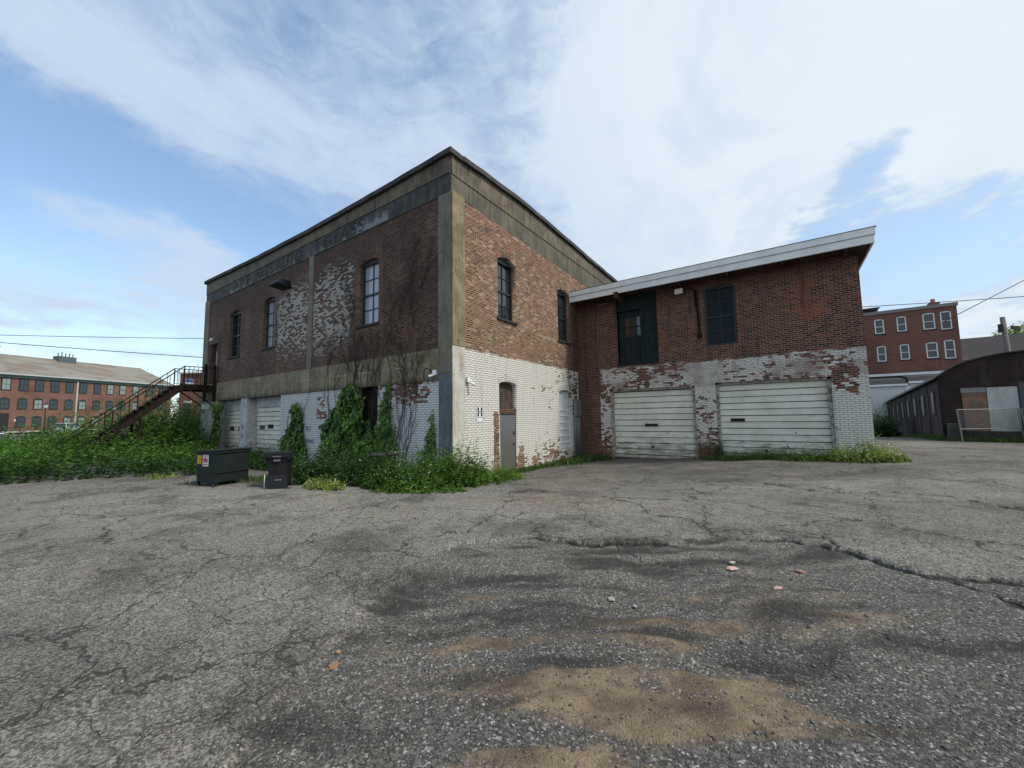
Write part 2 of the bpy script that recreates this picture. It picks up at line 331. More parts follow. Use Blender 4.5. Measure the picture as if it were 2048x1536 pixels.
def ground_fields(x, y):
    nx = fbm(x*1.1, y*1.1, 4, 3)-.5; ny = fbm(x*1.1, y*1.1, 4, 31)-.5
    n2 = fbm(x*6, y*6, 3, 5)-.5; n3 = fbm(x*6, y*6, 3, 55)-.5
    wx = x+nx*.5+n2*.10; wy = y+ny*.5+n3*.10
    ins, dist = poly_sd(wx+n2*.12, wy+n3*.12, POT)
    ed = np.where(ins, -dist, dist)
    old = sstep(ed, -.03, .06)                                    # worn upper layer around the broken-up area
    su = x*.84+y*.54; tv = y*.84-x*.54                            # along and across the wheel tracks
    w_ = (fbm(x*.9, y*.9, 3, 61)-.5)*1.6
    st1 = fbm(su*.8, (tv+w_*.4)*5.5, 4, 8); st2 = fbm(su*1.3+7, (tv+w_*.5)*5.2, 4, 18)
    reg = np.exp(-(((su-.85)/1.5)**2+((tv-2.45)/.85)**2))
    dirt = np.clip(blobs(DIRT, wx, wy)*1.05+reg*.16+(st1-.5)*2.8*(.4+reg)-.04*reg-.05+(fbm(x*5, y*5, 4, 28)-.5)*.5*reg, 0, 1)
    dark = np.clip(blobs(DARK, wx, wy)*.75+(1-old)*.18+(st2-.5)*2.1*(1-old*.75)-.02, 0, 1)
    light = np.clip(blobs(LIGHT, wx, wy, .8), 0, 1)
    gap = sstep(fbm(x*.8, y*.8, 3, 71), .42, .6)
    edge = np.exp(-((ed+.02)/.045)**2)*(.35+.65*gap)*sstep(y, 1.5, 3.5)
    cB = [(-.79, 11.64), (.1, 10.9), (.62, 10.65), (1.73, 11.29), (2.57, 11.22), (3.22, 10.37), (5, 9)]; cC = [(.2, 7.1), (.45, 6.8), (.55, 6.5), (.97, 6.17), (1.4, 5.9), (1.9, 5.2)]
    cD = [(-1.9, 5.2), (-1.5, 4.9), (-1.1, 4.95), (-.6, 4.9)]
    jx = x+n2*.3; jy = y+n3*.3
    crack = np.maximum.reduce([edge, .95*np.exp(-(seg_dist(jx, jy, cB)/.06)**2), .8*np.exp(-(seg_dist(jx, jy, cC)/.045)**2), .6*np.exp(-(seg_dist(jx, jy, cD)/.04)**2)])
    return old, dirt, dark, light, crack
# polar sheet: fine near the viewer, reaching the horizon
th0 = -YAW+math.pi/2
A = np.concatenate([np.linspace(-1.12, 1.12, 1150), np.linspace(1.14, 2*math.pi-1.14, 160)])
TH = th0-A
RR = np.concatenate([[.02, .5, 1.0], np.geomspace(1.35, 22, 620), np.geomspace(22.3, 2500, 130)])
tt, rr = np.meshgrid(TH, RR); gx = (rr*np.cos(tt)).ravel(); gy = (rr*np.sin(tt)).ravel()
old, dirt, dark, light, crack = ground_fields(gx, gy)
near = sstep(-np.hypot(gx, gy), -30, -12)
z = ground_z(gx, gy)+near*((fbm(gx*.35, gy*.35, 3, 9)-.5)*.07+(fbm(gx*3, gy*3, 4, 12)-.5)*.014+(fbm(gx*16, gy*16, 3, 14)-.5)*.008*sstep(-np.hypot(gx, gy), -12, -5))
z += near*(old*.028 - crack*.045 - dark*.012*(1-old) + dirt*.022)
nT, nR = len(TH), len(RR)
ii, jj = np.meshgrid(np.arange(nR-1), np.arange(nT), indexing='ij')
a = ii*nT+jj; b = ii*nT+(jj+1) % nT
Fg = np.stack([a, b, b+nT, a+nT], -1).reshape(-1, 4)
def asphalt(g):
    p = g.pos(); x, y, z = g.sep(p); v = g.vec(x, y, 0)
    old, dirt, dark, light, crack = [g.attr(k) for k in ('old', 'dirt', 'dark', 'light', 'crack')]
    n1 = g.noise(v, 1.2, 6, .6); n2 = g.noise(v, 9, 5, .65); n3 = g.noise(v, 55, 4, .7); grit = g.noise(v, 190, 2, .6)
    big = g.noise(v, .35, 4, .55)
    base = g.mix(old, (.088, .085, .081), (.142, .136, .124))
    base = g.mix((light*(n1*.9+.35)).clamp(), base, (.285, .27, .242))
    base = g.mix(g.ss(n1, .45, .75)*.4, base, (.062, .06, .057))
    base = g.mix(g.ss(big, .48, .66)*.6*(old*.7+.3), base, (.215, .20, .172))
    base = g.mix(g.ss(g.noise(g.vadd(v, (4, 9, 0)), .55, 6, .65), .50, .64)*.65*old, base, (.066, .063, .058))
    base = g.mix((g.ss(n2, .52, .72)*.45), base, (.165, .16, .15))
    # aggregate: chips of stone of varied tone in the binder
    vs = g.node('ShaderNodeTexVoronoi'); setin(g.t, vs.inputs['Vector'], g.vadd(v, g.vmul(g.noise(v, 40, 2, .5, col=True), (.012, .012, 0)))); vs.inputs['Scale'].default_value = 75
    ch = N(g.t, vs.outputs['Color']); cr_, cg_, cb_ = g.sep(ch); vd = N(g.t, vs.outputs['Distance'])
    vs2 = g.vor(v, 34, out='Color'); c2, c3, c4 = g.sep(vs2); vd2 = g.vor(v, 34)
    loose = (1-old*.55)
    tone = g.mix(g.ss(cr_, .25, .95), (.32, .32, .32), (1.9, 1.86, 1.8))
    base = g.mix(.58, base, g.mix(1.0, base, tone, 'MULTIPLY'))
    base = g.mix(g.ss(c2, .80, .86)*g.ss(vd2, .42, .3)*loose*.8, base, g.mix(c3, (.24, .235, .225), (.34, .315, .28)))
    base = g.mix(g.ss(cg_, .93, .97)*.75*loose, base, (.42, .41, .39))
    pit = g.vor(g.vadd(v, g.vmul(g.noise(v, 25, 2, .6, col=True), (.03, .03, 0))), 48, 'DISTANCE_TO_EDGE')
    base = g.mix(g.ss(pit, .10, .02)*g.ss(n2, .38, .6)*.6, base, (.035, .034, .031))
    dn = g.ss(dirt+(n2-.5)*1.0+(n3-.5)*1.0+(grit-.5)*.6, .22, .95)
    dcol = g.mix(g.ss(n1*.5+g.noise(v, 4.5, 5, .65)*.5, .40, .60), (.11, .078, .052), (.235, .178, .118))
    dcol = g.mix(g.ss(g.noise(v, 30, 4, .7), .5, .75)*.5, dcol, (.085, .065, .05))
    base = g.mix(dn*.85, base, dcol)
    dk = g.ss(dark+(n2-.5)*.6+(n3-.5)*.5, .15, .95)
    base = g.mix(dk*.8, base, (.030, .028, .026))
    # alligator cracks in the worn layer
    vw = g.vadd(v, g.vmul(g.noise(v, 2.5, 4, .6, col=True), (.5, .5, 0)))
    e1 = g.vor(vw, 1.9, 'DISTANCE_TO_EDGE'); e2 = g.vor(vw, 5.5, 'DISTANCE_TO_EDGE')
    cz = g.ss(g.noise(v, .6, 4, .6), .47, .62)
    e0 = g.vor(g.vadd(v, g.vmul(g.noise(v, .9, 5, .6, col=True), (1.6, 1.6, 0))), .42, 'DISTANCE_TO_EDGE')
    wv = .6+n1*.9
    k1 = g.ss(e1/wv, .016, .004)*g.ss(big, .40, .52)*.85; k2 = g.ss(e2/wv, .040, .008)*cz*.85; k1 = k1.max(g.ss(e0/wv, .009, .002))
    e3 = g.vor(g.vadd(v, g.vmul(g.noise(v, 14, 3, .6, col=True), (.06, .06, 0))), 19, 'DISTANCE_TO_EDGE'); k2 = k2.max(g.ss(e3, .05, .015)*g.ss(g.noise(v, 2.2, 4, .65), .45, .62)*.55)
    ck = (k1.max(k2*.75)*(old*.85+.1)).clamp()
    ck = ck.max(g.ss(crack+(n2-.5)*.5, .35, .75))
    base = g.mix(ck*.8, base, (.024, .023, .02))
    h = n2*.35+n3*.35+grit*.2+g.ss(vd, .6, .1)*.5*loose-ck*1.2
    return {'Base Color': base, 'Roughness': (n3*.25+.72), 'Normal': g.bump(h, .75, .012)}
ASPH = mat('asphalt', asphalt, rough=.9, spec=.08)
tag(npmesh('ground', np.stack([gx, gy, z], -1), Fg, ASPH, smooth=True, attrs=dict(old=old, dirt=dirt, dark=dark, light=light, crack=crack)), kind='structure')

# ---------------------------------------------------------------- materials
def grime(g, base, p, amt=.5, col=(.03, .028, .025)):
    x, y, z = g.sep(p)
    st = g.noise(g.vec((x+y)*3.0, (x-y)*3.0, z*.35), 1.6, 6, .65)
    return g.mix(g.ss(st, .5, .75)*amt, base, col)
def brick_core(g, p, bw=.215, rh=.0745, wob=.02):
    x, y, z = g.sep(p)
    u = x+y+800*bw; v = z+400*rh
    nw = g.noise(p, 2.0, 2, .5); u = u+(nw-.5)*wob; v = v+(g.noise(p, 2.7, 2, .5)-.5)*wob*.7
    row = (v/rh).floor(); par = row.mod(2.0)
    bx = u/bw+par*.5; col = bx.floor()
    fx = bx.fract(); fz = (v/rh).fract()
    d = (fx.min(1-fx)*bw).min(fz.min(1-fz)*rh)
    wob2 = g.noise(p, 45, 3, .6)
    d = d+(wob2-.5)*.007
    mort = g.ss(d, .0125, .0085)
    idv = g.vec(col, row, 0.0)
    return x+y, z, mort, idv, d
def brickmat(name, cols, mortar, fn):
    def f(g):
        p = g.pos(); U, z, mort, idv, d = brick_core(g, p)
        r1 = g.white(idv); r2_ = g.white(g.vadd(idv, (17.3, 5.1, 2.2)))
        c = g.mix(g.ss(r1, 0, .55), cols[0], cols[1]); c = g.mix(g.ss(r1, .62, .95), c, cols[2])
        n = g.noise(p, 30, 4, .65); c = g.mix(g.ss(n, .45, .8)*.5, c, cols[0])
        base = g.mix(mort, c, mortar)
        x, y, zz = g.sep(p)
        ctx = dict(p=p, U=U, z=z, x=x, y=y, mort=mort, id=idv, r1=r1, r2=r2_, base=base, brick=c)
        base = fn(g, ctx)
        h = (1-mort)*1.0+n*.35
        return {'Base Color': base, 'Normal': g.bump(h, .6, .012), 'Roughness': n*.2+.75}
    return mat(name, f, spec=.2)
def paint(g, c, zone, keep, tint=(.62, .62, .60)):
    """old white paint on brick. zone 0..1, keep = how much survives"""
    p = c['p']
    big = g.noise(p, .9, 5, .6); mid = g.noise(p, 4.5, 5, .65); sm = g.noise(p, 26, 4, .7)
    s = (big-.5)*.9+(mid-.5)*.7+(sm-.5)*.45+(c['r2']-.5)*.26
    m = g.ss(s+(keep-.5)*.7, -.03, .03)*zone
    pc = g.mix(g.ss(g.noise(p, 12, 4, .6), .4, .8)*.5, tint, (.44, .44, .42))
    pc = g.mix(c['mort']*.72, pc, (.16, .15, .14))
    return g.mix(m, c['base'], pc), m
def f_front(g, c):      # long side: dark, sooty, old paint patch by the middle pier
    p = c['p']; x, z = c['x'], c['z']
    b = c['base']
    zone = g.box(x+(g.noise(p, 3, 3, .6)-.5)*.6, -19.3, -13.25, .25)*g.box(z+(g.noise(p, 1.5, 4, .6)-.5)*1.6, 4.7, 7.8, .6)
    q = g.noise(p, .9, 4, .6)*.45+g.noise(g.vadd(p, (3, 1, 8)), 9, 4, .65)*.5+(c['r2'])*.55
    m = g.ss(q+zone*.22, .86, 1.04)*zone
    soot = g.ss(g.noise(p, .45, 5, .6)+g.ss(z, 6.5, 9)*.22, .42, .68)
    b = g.mix(soot*.5, b, (.030, .022, .019))
    b = g.mix(m*(1-c['mort']*.75)*.85, b, (.48, .47, .44))
    haze = g.ss(g.noise(p, .8, 5, .6), .52, .72)*g.box(x, -17, -12.8, .8)*g.box(z, 4.5, 8.3, .5)
    b = g.mix(haze*.4, b, (.19, .18, .17))
    return grime(g, b, p, .45)
def f_side(g, c):       # lit side: tan bricks above, white paint below 3.9
    p = c['p']; y, z = c['y'], c['z']
    b = c['base']
    tan = g.ss(g.noise(p, .6, 4, .6)+g.box(y, 9.5, 15.5, 1.2)*g.box(z, 4.4, 6.9, .9)*.3-.1, .42, .66)
    b = g.mix(tan*.34*(1-c['mort']*.5), b, g.mix(c['r1'], (.19, .115, .06), (.34, .225, .13)))
    red = g.ss(g.noise(p, 1.2, 5, .6)+g.ss(z, 6.6, 8.8)*.24-.04, .52, .70)
    redc = g.mix(c['r1'], (.12, .03, .022), (.28, .075, .048))
    b = g.mix(red*.6*(1-c['mort']), b, redc)
    b = g.mix(g.ss(g.noise(p, 2.2, 5, .65), .5, .68)*.5, b, (.055, .035, .028))
    b = g.mix(g.ss(c['r2'], .90, .93)*(1-c['mort'])*.6, b, (.40, .33, .25)); b = g.mix(g.ss(c['r2'], .14, .08)*(1-c['mort'])*.7, b, (.03, .02, .018))
    b = g.mix(g.ss(g.noise(g.vadd(p, (5, 5, 5)), 1.6, 6, .7), .56, .70)*.4, b, (.36, .31, .25))
    s2 = g.ss(y, 15.9, 17.2)*g.ss(z, 8, 6)*.8  # inner corner coloured darker as the shadow of the wing eave
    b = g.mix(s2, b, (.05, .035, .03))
    b = grime(g, b, p, .35)
    c['base'] = b
    zn = (z+(g.noise(p, 3, 3, .6)-.5)*.18)
    zone = g.ss(zn, 3.93, 3.86)
    keep = .95-g.ss(z, 1.1, -.3)*.42-g.ss(y, 13.5, 17.2)*.28*g.ss(z, 1.6, 3.2)-g.ss(y, 9.25, 9.05)*.25-g.ss(y, 12.6, 13.2)*.12-g.box(y, 12.0, 12.4, .1)*g.box(z, -.2, .9, .2)*.42-g.box(y, 10.55, 10.85, .05)*g.ss(z, 2.0, 1.8)*.8
    o, m = paint(g, c, zone, keep, (.68, .665, .615))
    return grime(g, o, p, .32, (.26, .22, .16))
def f_low(g, c):        # long side ground floor, cool white
    p = c['p']; x, z = c['x'], c['z']
    c['base'] = grime(g, c['base'], p, .4)
    keep = .93-g.box(x, -11.4, -8.9, .5)*g.ss(z, 1.8, 2.5)*.40-g.box(x, -15.8, -14.9, .15)*g.box(z, 1.75, 2.7, .1)*.5-g.box(x, -10.8, -8.7, .3)*.07-g.ss(x, -24.5, -26)*.22
    o, m = paint(g, c, 1.0, keep, (.62, .64, .65))
    return grime(g, o, p, .35, (.24, .23, .21))
def f_wing(g, c):
    p = c['p']; x, z = c['x'], c['z']; b = c['base']
    org = g.ss(g.noise(p, .8, 4, .6)-((x-.6)*(x-.6)*.08+(z-5.7)*(z-5.7)*.18), .38, .62)
    b = g.mix(org*.6*(1-c['mort']*.7), b, (.33, .085, .035))
    smear = g.ss(g.noise(g.vec(x*1.0, c['y'], z*2.2), 1.3, 6, .65), .55, .68)*g.box(x, -1.3, 0.6, .5)*g.ss(z, 3.8, 4.4)
    b = g.mix(smear*.7, b, g.mix(c['r1'], (.10, .05, .045), (.17, .12, .11)))
    b = g.mix(g.ss(z, 6.2, 7.4)*.55, b, (.025, .02, .02))  # shade under the eave painted into the top of the wall
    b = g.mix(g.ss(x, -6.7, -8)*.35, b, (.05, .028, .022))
    b = grime(g, b, p, .45)
    c['base'] = b
    zn = z+(g.noise(p, 1.4, 5, .65)-.5)*.5
    zone = g.ss(zn, 3.92, 3.84)*g.ss(x, -7.06, -7.0)
    keep = .76-g.box(z, 2.9, 3.9, .1)*.17-g.box(x, -2.95, -2.15, .05)*g.ss(z, 2.6, 1.4)*.22+g.box(x, -3.0, -1.9, .2)*g.box(z, 2.9, 3.9, .1)*.32+g.ss(x, 1.5, 1.6)*.06-g.ss(z, .9, 0)*.3*g.ss(x, 1.4, 1.2)-g.box(x, 1.5, 2.15, .15)*g.box(z, 2.35, 3.3, .2)*.5-g.ss(x, -6.3, -6.9)*.18
    o, m = paint(g, c, zone, keep, (.67, .65, .60))
    o = g.mix(g.box(z, 2.85, 3.95, .1)*zone*g.ss(g.noise(g.vadd(p, (9, 2, 5)), 1.1, 5, .65), .42, .66)*.6, o, g.mix(c['r1'], (.12, .05, .04), (.20, .10, .08)))
    o = g.mix(g.box(x, -2.92, -2.18, .02)*g.ss(z+(g.noise(p, 4, 3, .6)-.5)*.8, .75, .45)*.85, o, (.10, .055, .04))
    return grime(g, o, p, .3)
BF = brickmat('brick_sooty', [(.042, .022, .018), (.11, .045, .033), (.18, .085, .06)], (.20, .165, .135), f_front)
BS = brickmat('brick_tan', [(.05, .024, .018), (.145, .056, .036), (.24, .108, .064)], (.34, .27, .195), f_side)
BL = brickmat('brick_cool_white', [(.09, .035, .025), (.2, .07, .045), (.28, .1, .06)], (.2, .18, .16), f_low)
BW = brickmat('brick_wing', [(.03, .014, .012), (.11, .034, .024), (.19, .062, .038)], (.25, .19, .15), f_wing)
def concrete(c1, c2, stain=.5, cstain=(.045, .042, .038), patch=None):
    def f(g):
        p = g.pos(); x, y, z = g.sep(p)
        n = g.noise(p, 1.3, 6, .65); n2 = g.noise(p, 14, 5, .7)
        b = g.mix(g.ss(n, .35, .65), c1, c2); b = g.mix(g.ss(n2, .5, .75)*.35, b, cstain)
        st = g.noise(g.vec((x+y)*3.2, (x-y)*3.2, z*.5), 1.5, 7, .68)
        b = g.mix(g.ss(st, .47, .66)*stain, b, cstain)
        b = g.mix(g.ss(g.vor(g.vadd(p, g.vmul(g.noise(p, 3, 3, .6, col=True), (.5, .5, .5))), 1.1, 'DISTANCE_TO_EDGE'), .012, .004)*.6, b, (.03, .028, .025))
        if patch: b = patch(g, b, x, y, z, p)
        return {'Base Color': b, 'Normal': g.bump(n2*.6+n*.4, .6, .015)}
    return f
def band_patch(g, b, x, y, z, p):
    b = g.mix(g.ss(z+(g.noise(p, 5, 4, .6)-.5)*.3, 3.1, 2.93)*.6, b, (.05, .05, .035))
    ln = g.ss((z-3.42+(g.noise(p, 2, 3, .6)-.5)*.12).abs(), .018, .004)*g.ss(g.noise(p, 1.1, 3, .6), .5, .6)
    return g.mix(ln*.6, b, (.55, .52, .45))
CONC = mat('concrete_tan', concrete((.17, .145, .095), (.29, .245, .165), .5, (.075, .06, .042), band_patch))
CDARK = mat('concrete_sooty', concrete((.055, .055, .052), (.095, .092, .085), .6, (.025, .025, .025)))
CPIL = mat('concrete_pier', concrete((.15, .135, .105), (.21, .19, .145), .45, (.05, .048, .04)))
CPILY = mat('concrete_ochre', concrete((.165, .13, .07), (.29, .235, .135), .6, (.085, .068, .04)))
CTOP = mat('concrete_parapet', concrete((.10, .088, .065), (.17, .145, .10), .65, (.03, .028, .026)))
CCORN = mat('concrete_whitewash', concrete((.42, .40, .34), (.56, .54, .48), .4, (.17, .15, .12)))
CGREY = mat('concrete_blue_grey', concrete((.10, .115, .135), (.15, .165, .185), .4, (.05, .05, .055)))
CWHITE = mat('concrete_white', concrete((.38, .40, .40), (.50, .52, .52), .25, (.2, .2, .2)))
CMOTT = mat('pier_mottled', concrete((.36, .37, .35), (.55, .56, .54), .55, (.15, .12, .10)))
COPE = mat('coping_tar', concrete((.035, .035, .036), (.07, .068, .065), .5, (.015, .015, .015)))
GREENP = mat('green_black_paint', lambda g: {'Base Color': g.mix(g.noise(g.pos(), 6, 4, .6), (.018, .028, .03), (.028, .042, .043))}, rough=.5, spec=.4)
GREENL = mat('green_grey_paint', color=(.030, .044, .047), rough=.6, spec=.2)
GREENS = mat('slate_green_panel', lambda g: {'Base Color': g.mix(g.ss(g.noise(g.pos(), 2.5, 5, .65), .3, .7), (.013, .021, .023), (.022, .032, .034))}, rough=.75, spec=.12)
def glassf(lo, hi):
    def f(g):
        n = g.noise(g.pos(), .9, 2, .5)
        return {'Base Color': g.mix(n, lo, hi), 'Normal': g.bump(g.noise(g.pos(), 1.5, 2, .5), .12, .03)}
    return f
GLASS = mat('window_glass', glassf((.012, .015, .018), (.03, .035, .04)), rough=.06, spec=.9)
GLASSD = mat('window_glass_dark', glassf((.006, .008, .010), (.014, .017, .020)), rough=.15, spec=.12)
GLASSM = mat('window_glass_painted_sky', glassf((.30, .31, .36), (.34, .35, .40)), rough=.08, spec=.9)  # pale base colour stands in for sky reflected in the panes
SILL = mat('dark_sill', lambda g: {'Base Color': g.mix(g.noise(g.pos(), 8, 4, .6), (.02, .02, .022), (.05, .048, .045))}, rough=.8)
RUST = mat('rusty_iron', lambda g: {'Base Color': g.mix(g.ss(g.noise(g.pos(), 7, 5, .7), .45, .7), (.013, .010, .010), (.05, .026, .018))}, rough=.85, spec=.15)
RUSTB = mat('rusty_beam', lambda g: {'Base Color': g.mix(g.ss(g.noise(g.pos(), 9, 5, .7), .35, .65), (.05, .03, .025), (.20, .10, .065))}, rough=.8)
WHITEM = mat('white_trim', lambda g: {'Base Color': g.mix(g.ss(g.noise(g.pos(), 2, 4, .6), .35, .75), (.78, .79, .78), (.66, .67, .67))}, rough=.45, spec=.4)
BLACK = mat('black_void', color=(.008, .008, .009), rough=.9)
GALV = mat('galvanised_pipe', lambda g: {'Base Color': g.mix(g.noise(g.pos(), 5, 3, .6), (.13, .14, .15), (.22, .23, .24))}, rough=.5, metal=.3)
def doorwhite(g):
    p = g.pos(); x, y, z = g.sep(p)
    b = g.mix(g.ss(g.noise(p, 1.5, 5, .6), .35, .7), (.70, .70, .62), (.57, .565, .49))
    b = g.mix(g.ss(g.noise(g.vec(x*1.2, y, z*4), 1.6, 6, .7)+g.ss(z, 1.3, 0)*.24, .58, .8)*.8, b, (.20, .195, .14))
    b = g.mix(g.ss(g.noise(p, 3.2, 6, .75), .62, .7)*.5, b, (.30, .27, .20))
    b = g.mix(g.ss(g.noise(g.vec(x*9, y, z*.8), 1.3, 5, .7), .6, .8)*.3, b, (.30, .28, .22))
    return {'Base Color': b, 'Normal': g.bump(g.noise(p, 3, 3, .6), .2, .01)}
DOORW = mat('garage_door_white', doorwhite, rough=.5, spec=.35)
def steeld(g):
    p = g.pos(); x, y, z = g.sep(p)
    b = g.mix(g.ss(z+(g.noise(p, 2, 4, .6)-.5)*.6, .2, 1.9), (.12, .118, .10), (.155, .165, .18))
    b = g.mix(g.ss(g.noise(p, 5, 5, .7), .58, .75)*.4, b, (.1, .09, .07))
    return {'Base Color': b}
STEELD = mat('grey_steel_door', steeld, rough=.45, metal=.2, spec=.4)
BPLY = mat('painted_board', lambda g: {'Base Color': g.mix(g.ss(g.noise(g.pos(), 3, 5, .65), .4, .7), (.55, .58, .60), (.42, .44, .46))}, rough=.6)
ROOFT = mat('roof_tar', color=(.05, .05, .052), rough=.9)
SOFF = mat('dark_soffit', lambda g: {'Base Color': g.mix(g.noise(g.pos(), 3, 4, .6), (.035, .025, .022), (.075, .045, .035))}, rough=.85)

# ---------------------------------------------------------------- windows
def sash_window(parent, plane, at, a0, a1, z0, z1, rise, depth=.18, glass=None, sillw=.08, frame=.075, fm=None, cols=2, rows=(2, 2), sill=True, bar=.028, out=None, sillm=None):
    """double-hung window set back in a real opening. plane 'y' faces -Y, 'x' faces +X"""
    fm = fm or GREENP; glass = glass or GLASS
    S = 1 if plane == 'y' else -1
    def q(a, z, d):   # d = depth behind the outer wall face
        return (a, at+d, z) if plane == 'y' else (at-d, a, z)
    def bx(mb, u0, u1, w0, w1, d0, d1):
        if plane == 'y': mb.box(u0, u1, at+d0, at+d1, w0, w1)
        else: mb.box(at-d1, at-d0, u0, u1, w0, w1)
    zt = z1-rise
    f = MB(); e = .012
    outer = arch(a0+e, a1-e, z0+e, z1-e, rise, 10)
    inner = [(a0+frame, z0+frame), (a1-frame, z0+frame), (a1-frame, zt-frame*.4), (a0+frame, zt-frame*.4)]
    # jambs, bottom, arched head
    bx(f, a0+e, a0+frame, z0+e, zt, depth-.05, depth+.05); bx(f, a1-frame, a1-e, z0+e, zt, depth-.05, depth+.05)
    bx(f, a0+frame, a1-frame, z0+e, z0+frame, depth-.05, depth+.05)
    head = [(a0+e, zt), (a0+e, zt-frame*.4)]+[(a1-e, zt-frame*.4), (a1-e, zt)]+arch(a0+e, a1-e, z0, z1-e, rise, 10)[3:-1]
    f.prism(head, 'y' if plane == 'y' else 'x', at+S*(depth-.06), at+S*(depth+.05))
    zm = (z0+zt)/2
    bx(f, a0+frame, a1-frame, zm-.035, zm+.035, depth-.015, depth+.05)
    fo = f.build('window', fm, parent)
    # muntins
    m = MB(); i0, i1 = a0+frame, a1-frame
    for lo, hi, n in ((z0+frame, zm-.035, rows[0]), (zm+.035, zt-frame*.4, rows[1])):
        for k in range(1, cols): c = i0+(i1-i0)*k/cols; bx(m, c-bar/2, c+bar/2, lo, hi, depth+.002, depth+.03)
        for k in range(1, n): c = lo+(hi-lo)*k/n; bx(m, i0, i1, c-bar/2, c+bar/2, depth+.0045, depth+.027)
    if m.v: m.build('glazing_bar', fm, fo)
    gl = MB(); bx(gl, i0-.01, i1+.01, z0+frame-.01, zt, depth+.034, depth+.042); gl.build('pane', glass, fo)
    if sill:
        s_ = MB(); bx(s_, a0-.07, a1+.07, z0-sillw, z0+.005, -.06, depth-.055); s_.build('sill', sillm or SILL, fo, bevel=.008)
    return fo
def arch_trim(parent, plane, at, a0, a1, z1, rise, material, h=.2):
    w = (a1-a0)/2; xc = (a0+a1)/2; r = (w*w+rise*rise)/(2*rise); zc = z1-r; a = math.asin(min(1, w/r)); mb = MB(); n = 14; S = 1 if plane == 'y' else -1
    for i in range(n):
        t0 = -a+2*a*i/n+.006; t1 = -a+2*a*(i+1)/n-.006
        pts = [(xc+rad*math.sin(t), zc+rad*math.cos(t)) for rad, t in ((r+.004, t0), (r+.004, t1), (r+h, t1), (r+h, t0))]
        mb.prism(pts, 'y' if plane == 'y' else 'x', at-S*.012, at+S*.05)
    return mb.build('brick_arch', material, parent)

# ================================================================ MAIN WAREHOUSE
WX0, WX1, WY0, WY1 = -28.5, -8.1, 8.51, 27.0
wh = thing('brick_warehouse', 'large two storey brick and concrete warehouse with faded painted sign band under its roofline', 'warehouse', (WX1, WY0, 0))
SAG = [(-28.6, 10.30), (-21.4, 10.08), (-16.3, 10.02), (-11.2, 10.08), (-8.1, 10.17)]
LW = [(-12.84, -11.68, 5.2, 7.66, .12, True), (-20.75, -19.58, 5.24, 7.72, .12, True), (-24.85, -23.44, 5.2, 7.74, .14, False)]
holes = [arch(a, b, c, d_, r) for a, b, c, d_, r, _ in LW]+[rect(-27.5, -26.4, 3.92, 6.25)]
panel('brick_wall', rect(WX0+.02, WX1-.02, 3.9, 8.8), holes, 'y', WY0, .4, BF, wh)
for a, b, c, d_, r, br in LW:
    sash_window(wh, 'y', WY0, a, b, c, d_, r, glass=GLASSM if br else GLASSD); arch_trim(wh, 'y', WY0, a, b, d_, r, BF)
# ground floor brick
panel('brick_wall', rect(-18.72, -8.6, -.6, 2.95), [rect(-12.95, -11.65, -.5, 2.9)], 'y', WY0+.004, .4, BL, wh)
# side wall
RWs = [(10.88, 12.01, 5.28, 7.62, .17), (15.4, 16.55, 5.18, 7.62, .17)]
holes = [arch(a, b, c, d_, r) for a, b, c, d_, r in RWs]+[arch(10.88, 11.97, -.5, 3.02, .1), arch(15.32, 16.5, .27, 2.92, .1)]
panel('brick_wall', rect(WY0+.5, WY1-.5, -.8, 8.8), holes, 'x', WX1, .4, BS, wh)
for a, b, c, d_, r in RWs:
    sash_window(wh, 'x', WX1, a, b, c, d_, r, depth=.2); arch_trim(wh, 'x', WX1, a, b, d_, r, BS)
arch_trim(wh, 'x', WX1, 10.88, 11.97, 3.02, .1, BS); arch_trim(wh, 'x', WX1, 15.32, 16.5, 2.92, .1, BS)
# hidden sides
MB().box(WX0+.01, WX0+.4, WY0+.42, WY1-.42, -.6, 9.9).build('rear_wall', CPIL, wh)
MB().box(WX0+.41, WX1-.41, WY1-.4, WY1, -.6, 9.9).build('rear_wall', CPIL, wh)
# side infill behind low wall, interior darkness
MB().box(WX0+.5, WX1-.5, WY0+.9, WY1-.5, -.4, 8.9).build('dark_interior', BLACK, wh)
# concrete piers
def pier(x0, x1, y0, y1, z0, z1, m, name='concrete_pier'): return MB().box(x0, x1, y0, y1, z0, z1).build(name, m, wh, bevel=.015)
pier(-8.62, -8.04, WY0-.06, WY0+.40, 3.105, 8.79, CPIL)
pier(-8.598, -8.045, WY0-.055, WY0+.40, -.7, 3.1, CGREY)
pier(-8.035, -8.0, WY0-.055, WY0+.52, 3.93, 8.79, CPILY)
pier(-8.04, -8.012, WY0-.05, WY0+.5, -.8, 3.925, CCORN)
pier(-16.46, -16.1, WY0-.05, WY0+.3, 3.905, 8.79, CPIL)
pier(-28.56, -27.85, WY0-.06, WY0+.5, 2.2, 9.0, CPILY if False else CPIL)
pier(-28.58, -28.52, WY0-.05, WY0+.5, 2.2, 9.0, CPILY)
pier(-28.50, -26.05, WY0-.03, WY0+.4, -.6, 2.895, CMOTT, 'mottled_pier')
pier(-22.97, -22.2, WY0-.02, WY0+.44, -.6, 2.895, CWHITE, 'painted_pier')
# concrete band with joints
MB().box(WX0+.64, -8.63, WY0-.035, WY0+.3, 2.9, 3.9).build('concrete_band', CONC, wh, bevel=.01)
for i in range(15):
    x = -26.3+i*.63; MB().box(x-.012, x+.012, WY0-.043, WY0-.03, 2.9, 3.18+.05*math.sin(i*2.3)).build('rusted_joint', SILL, wh)
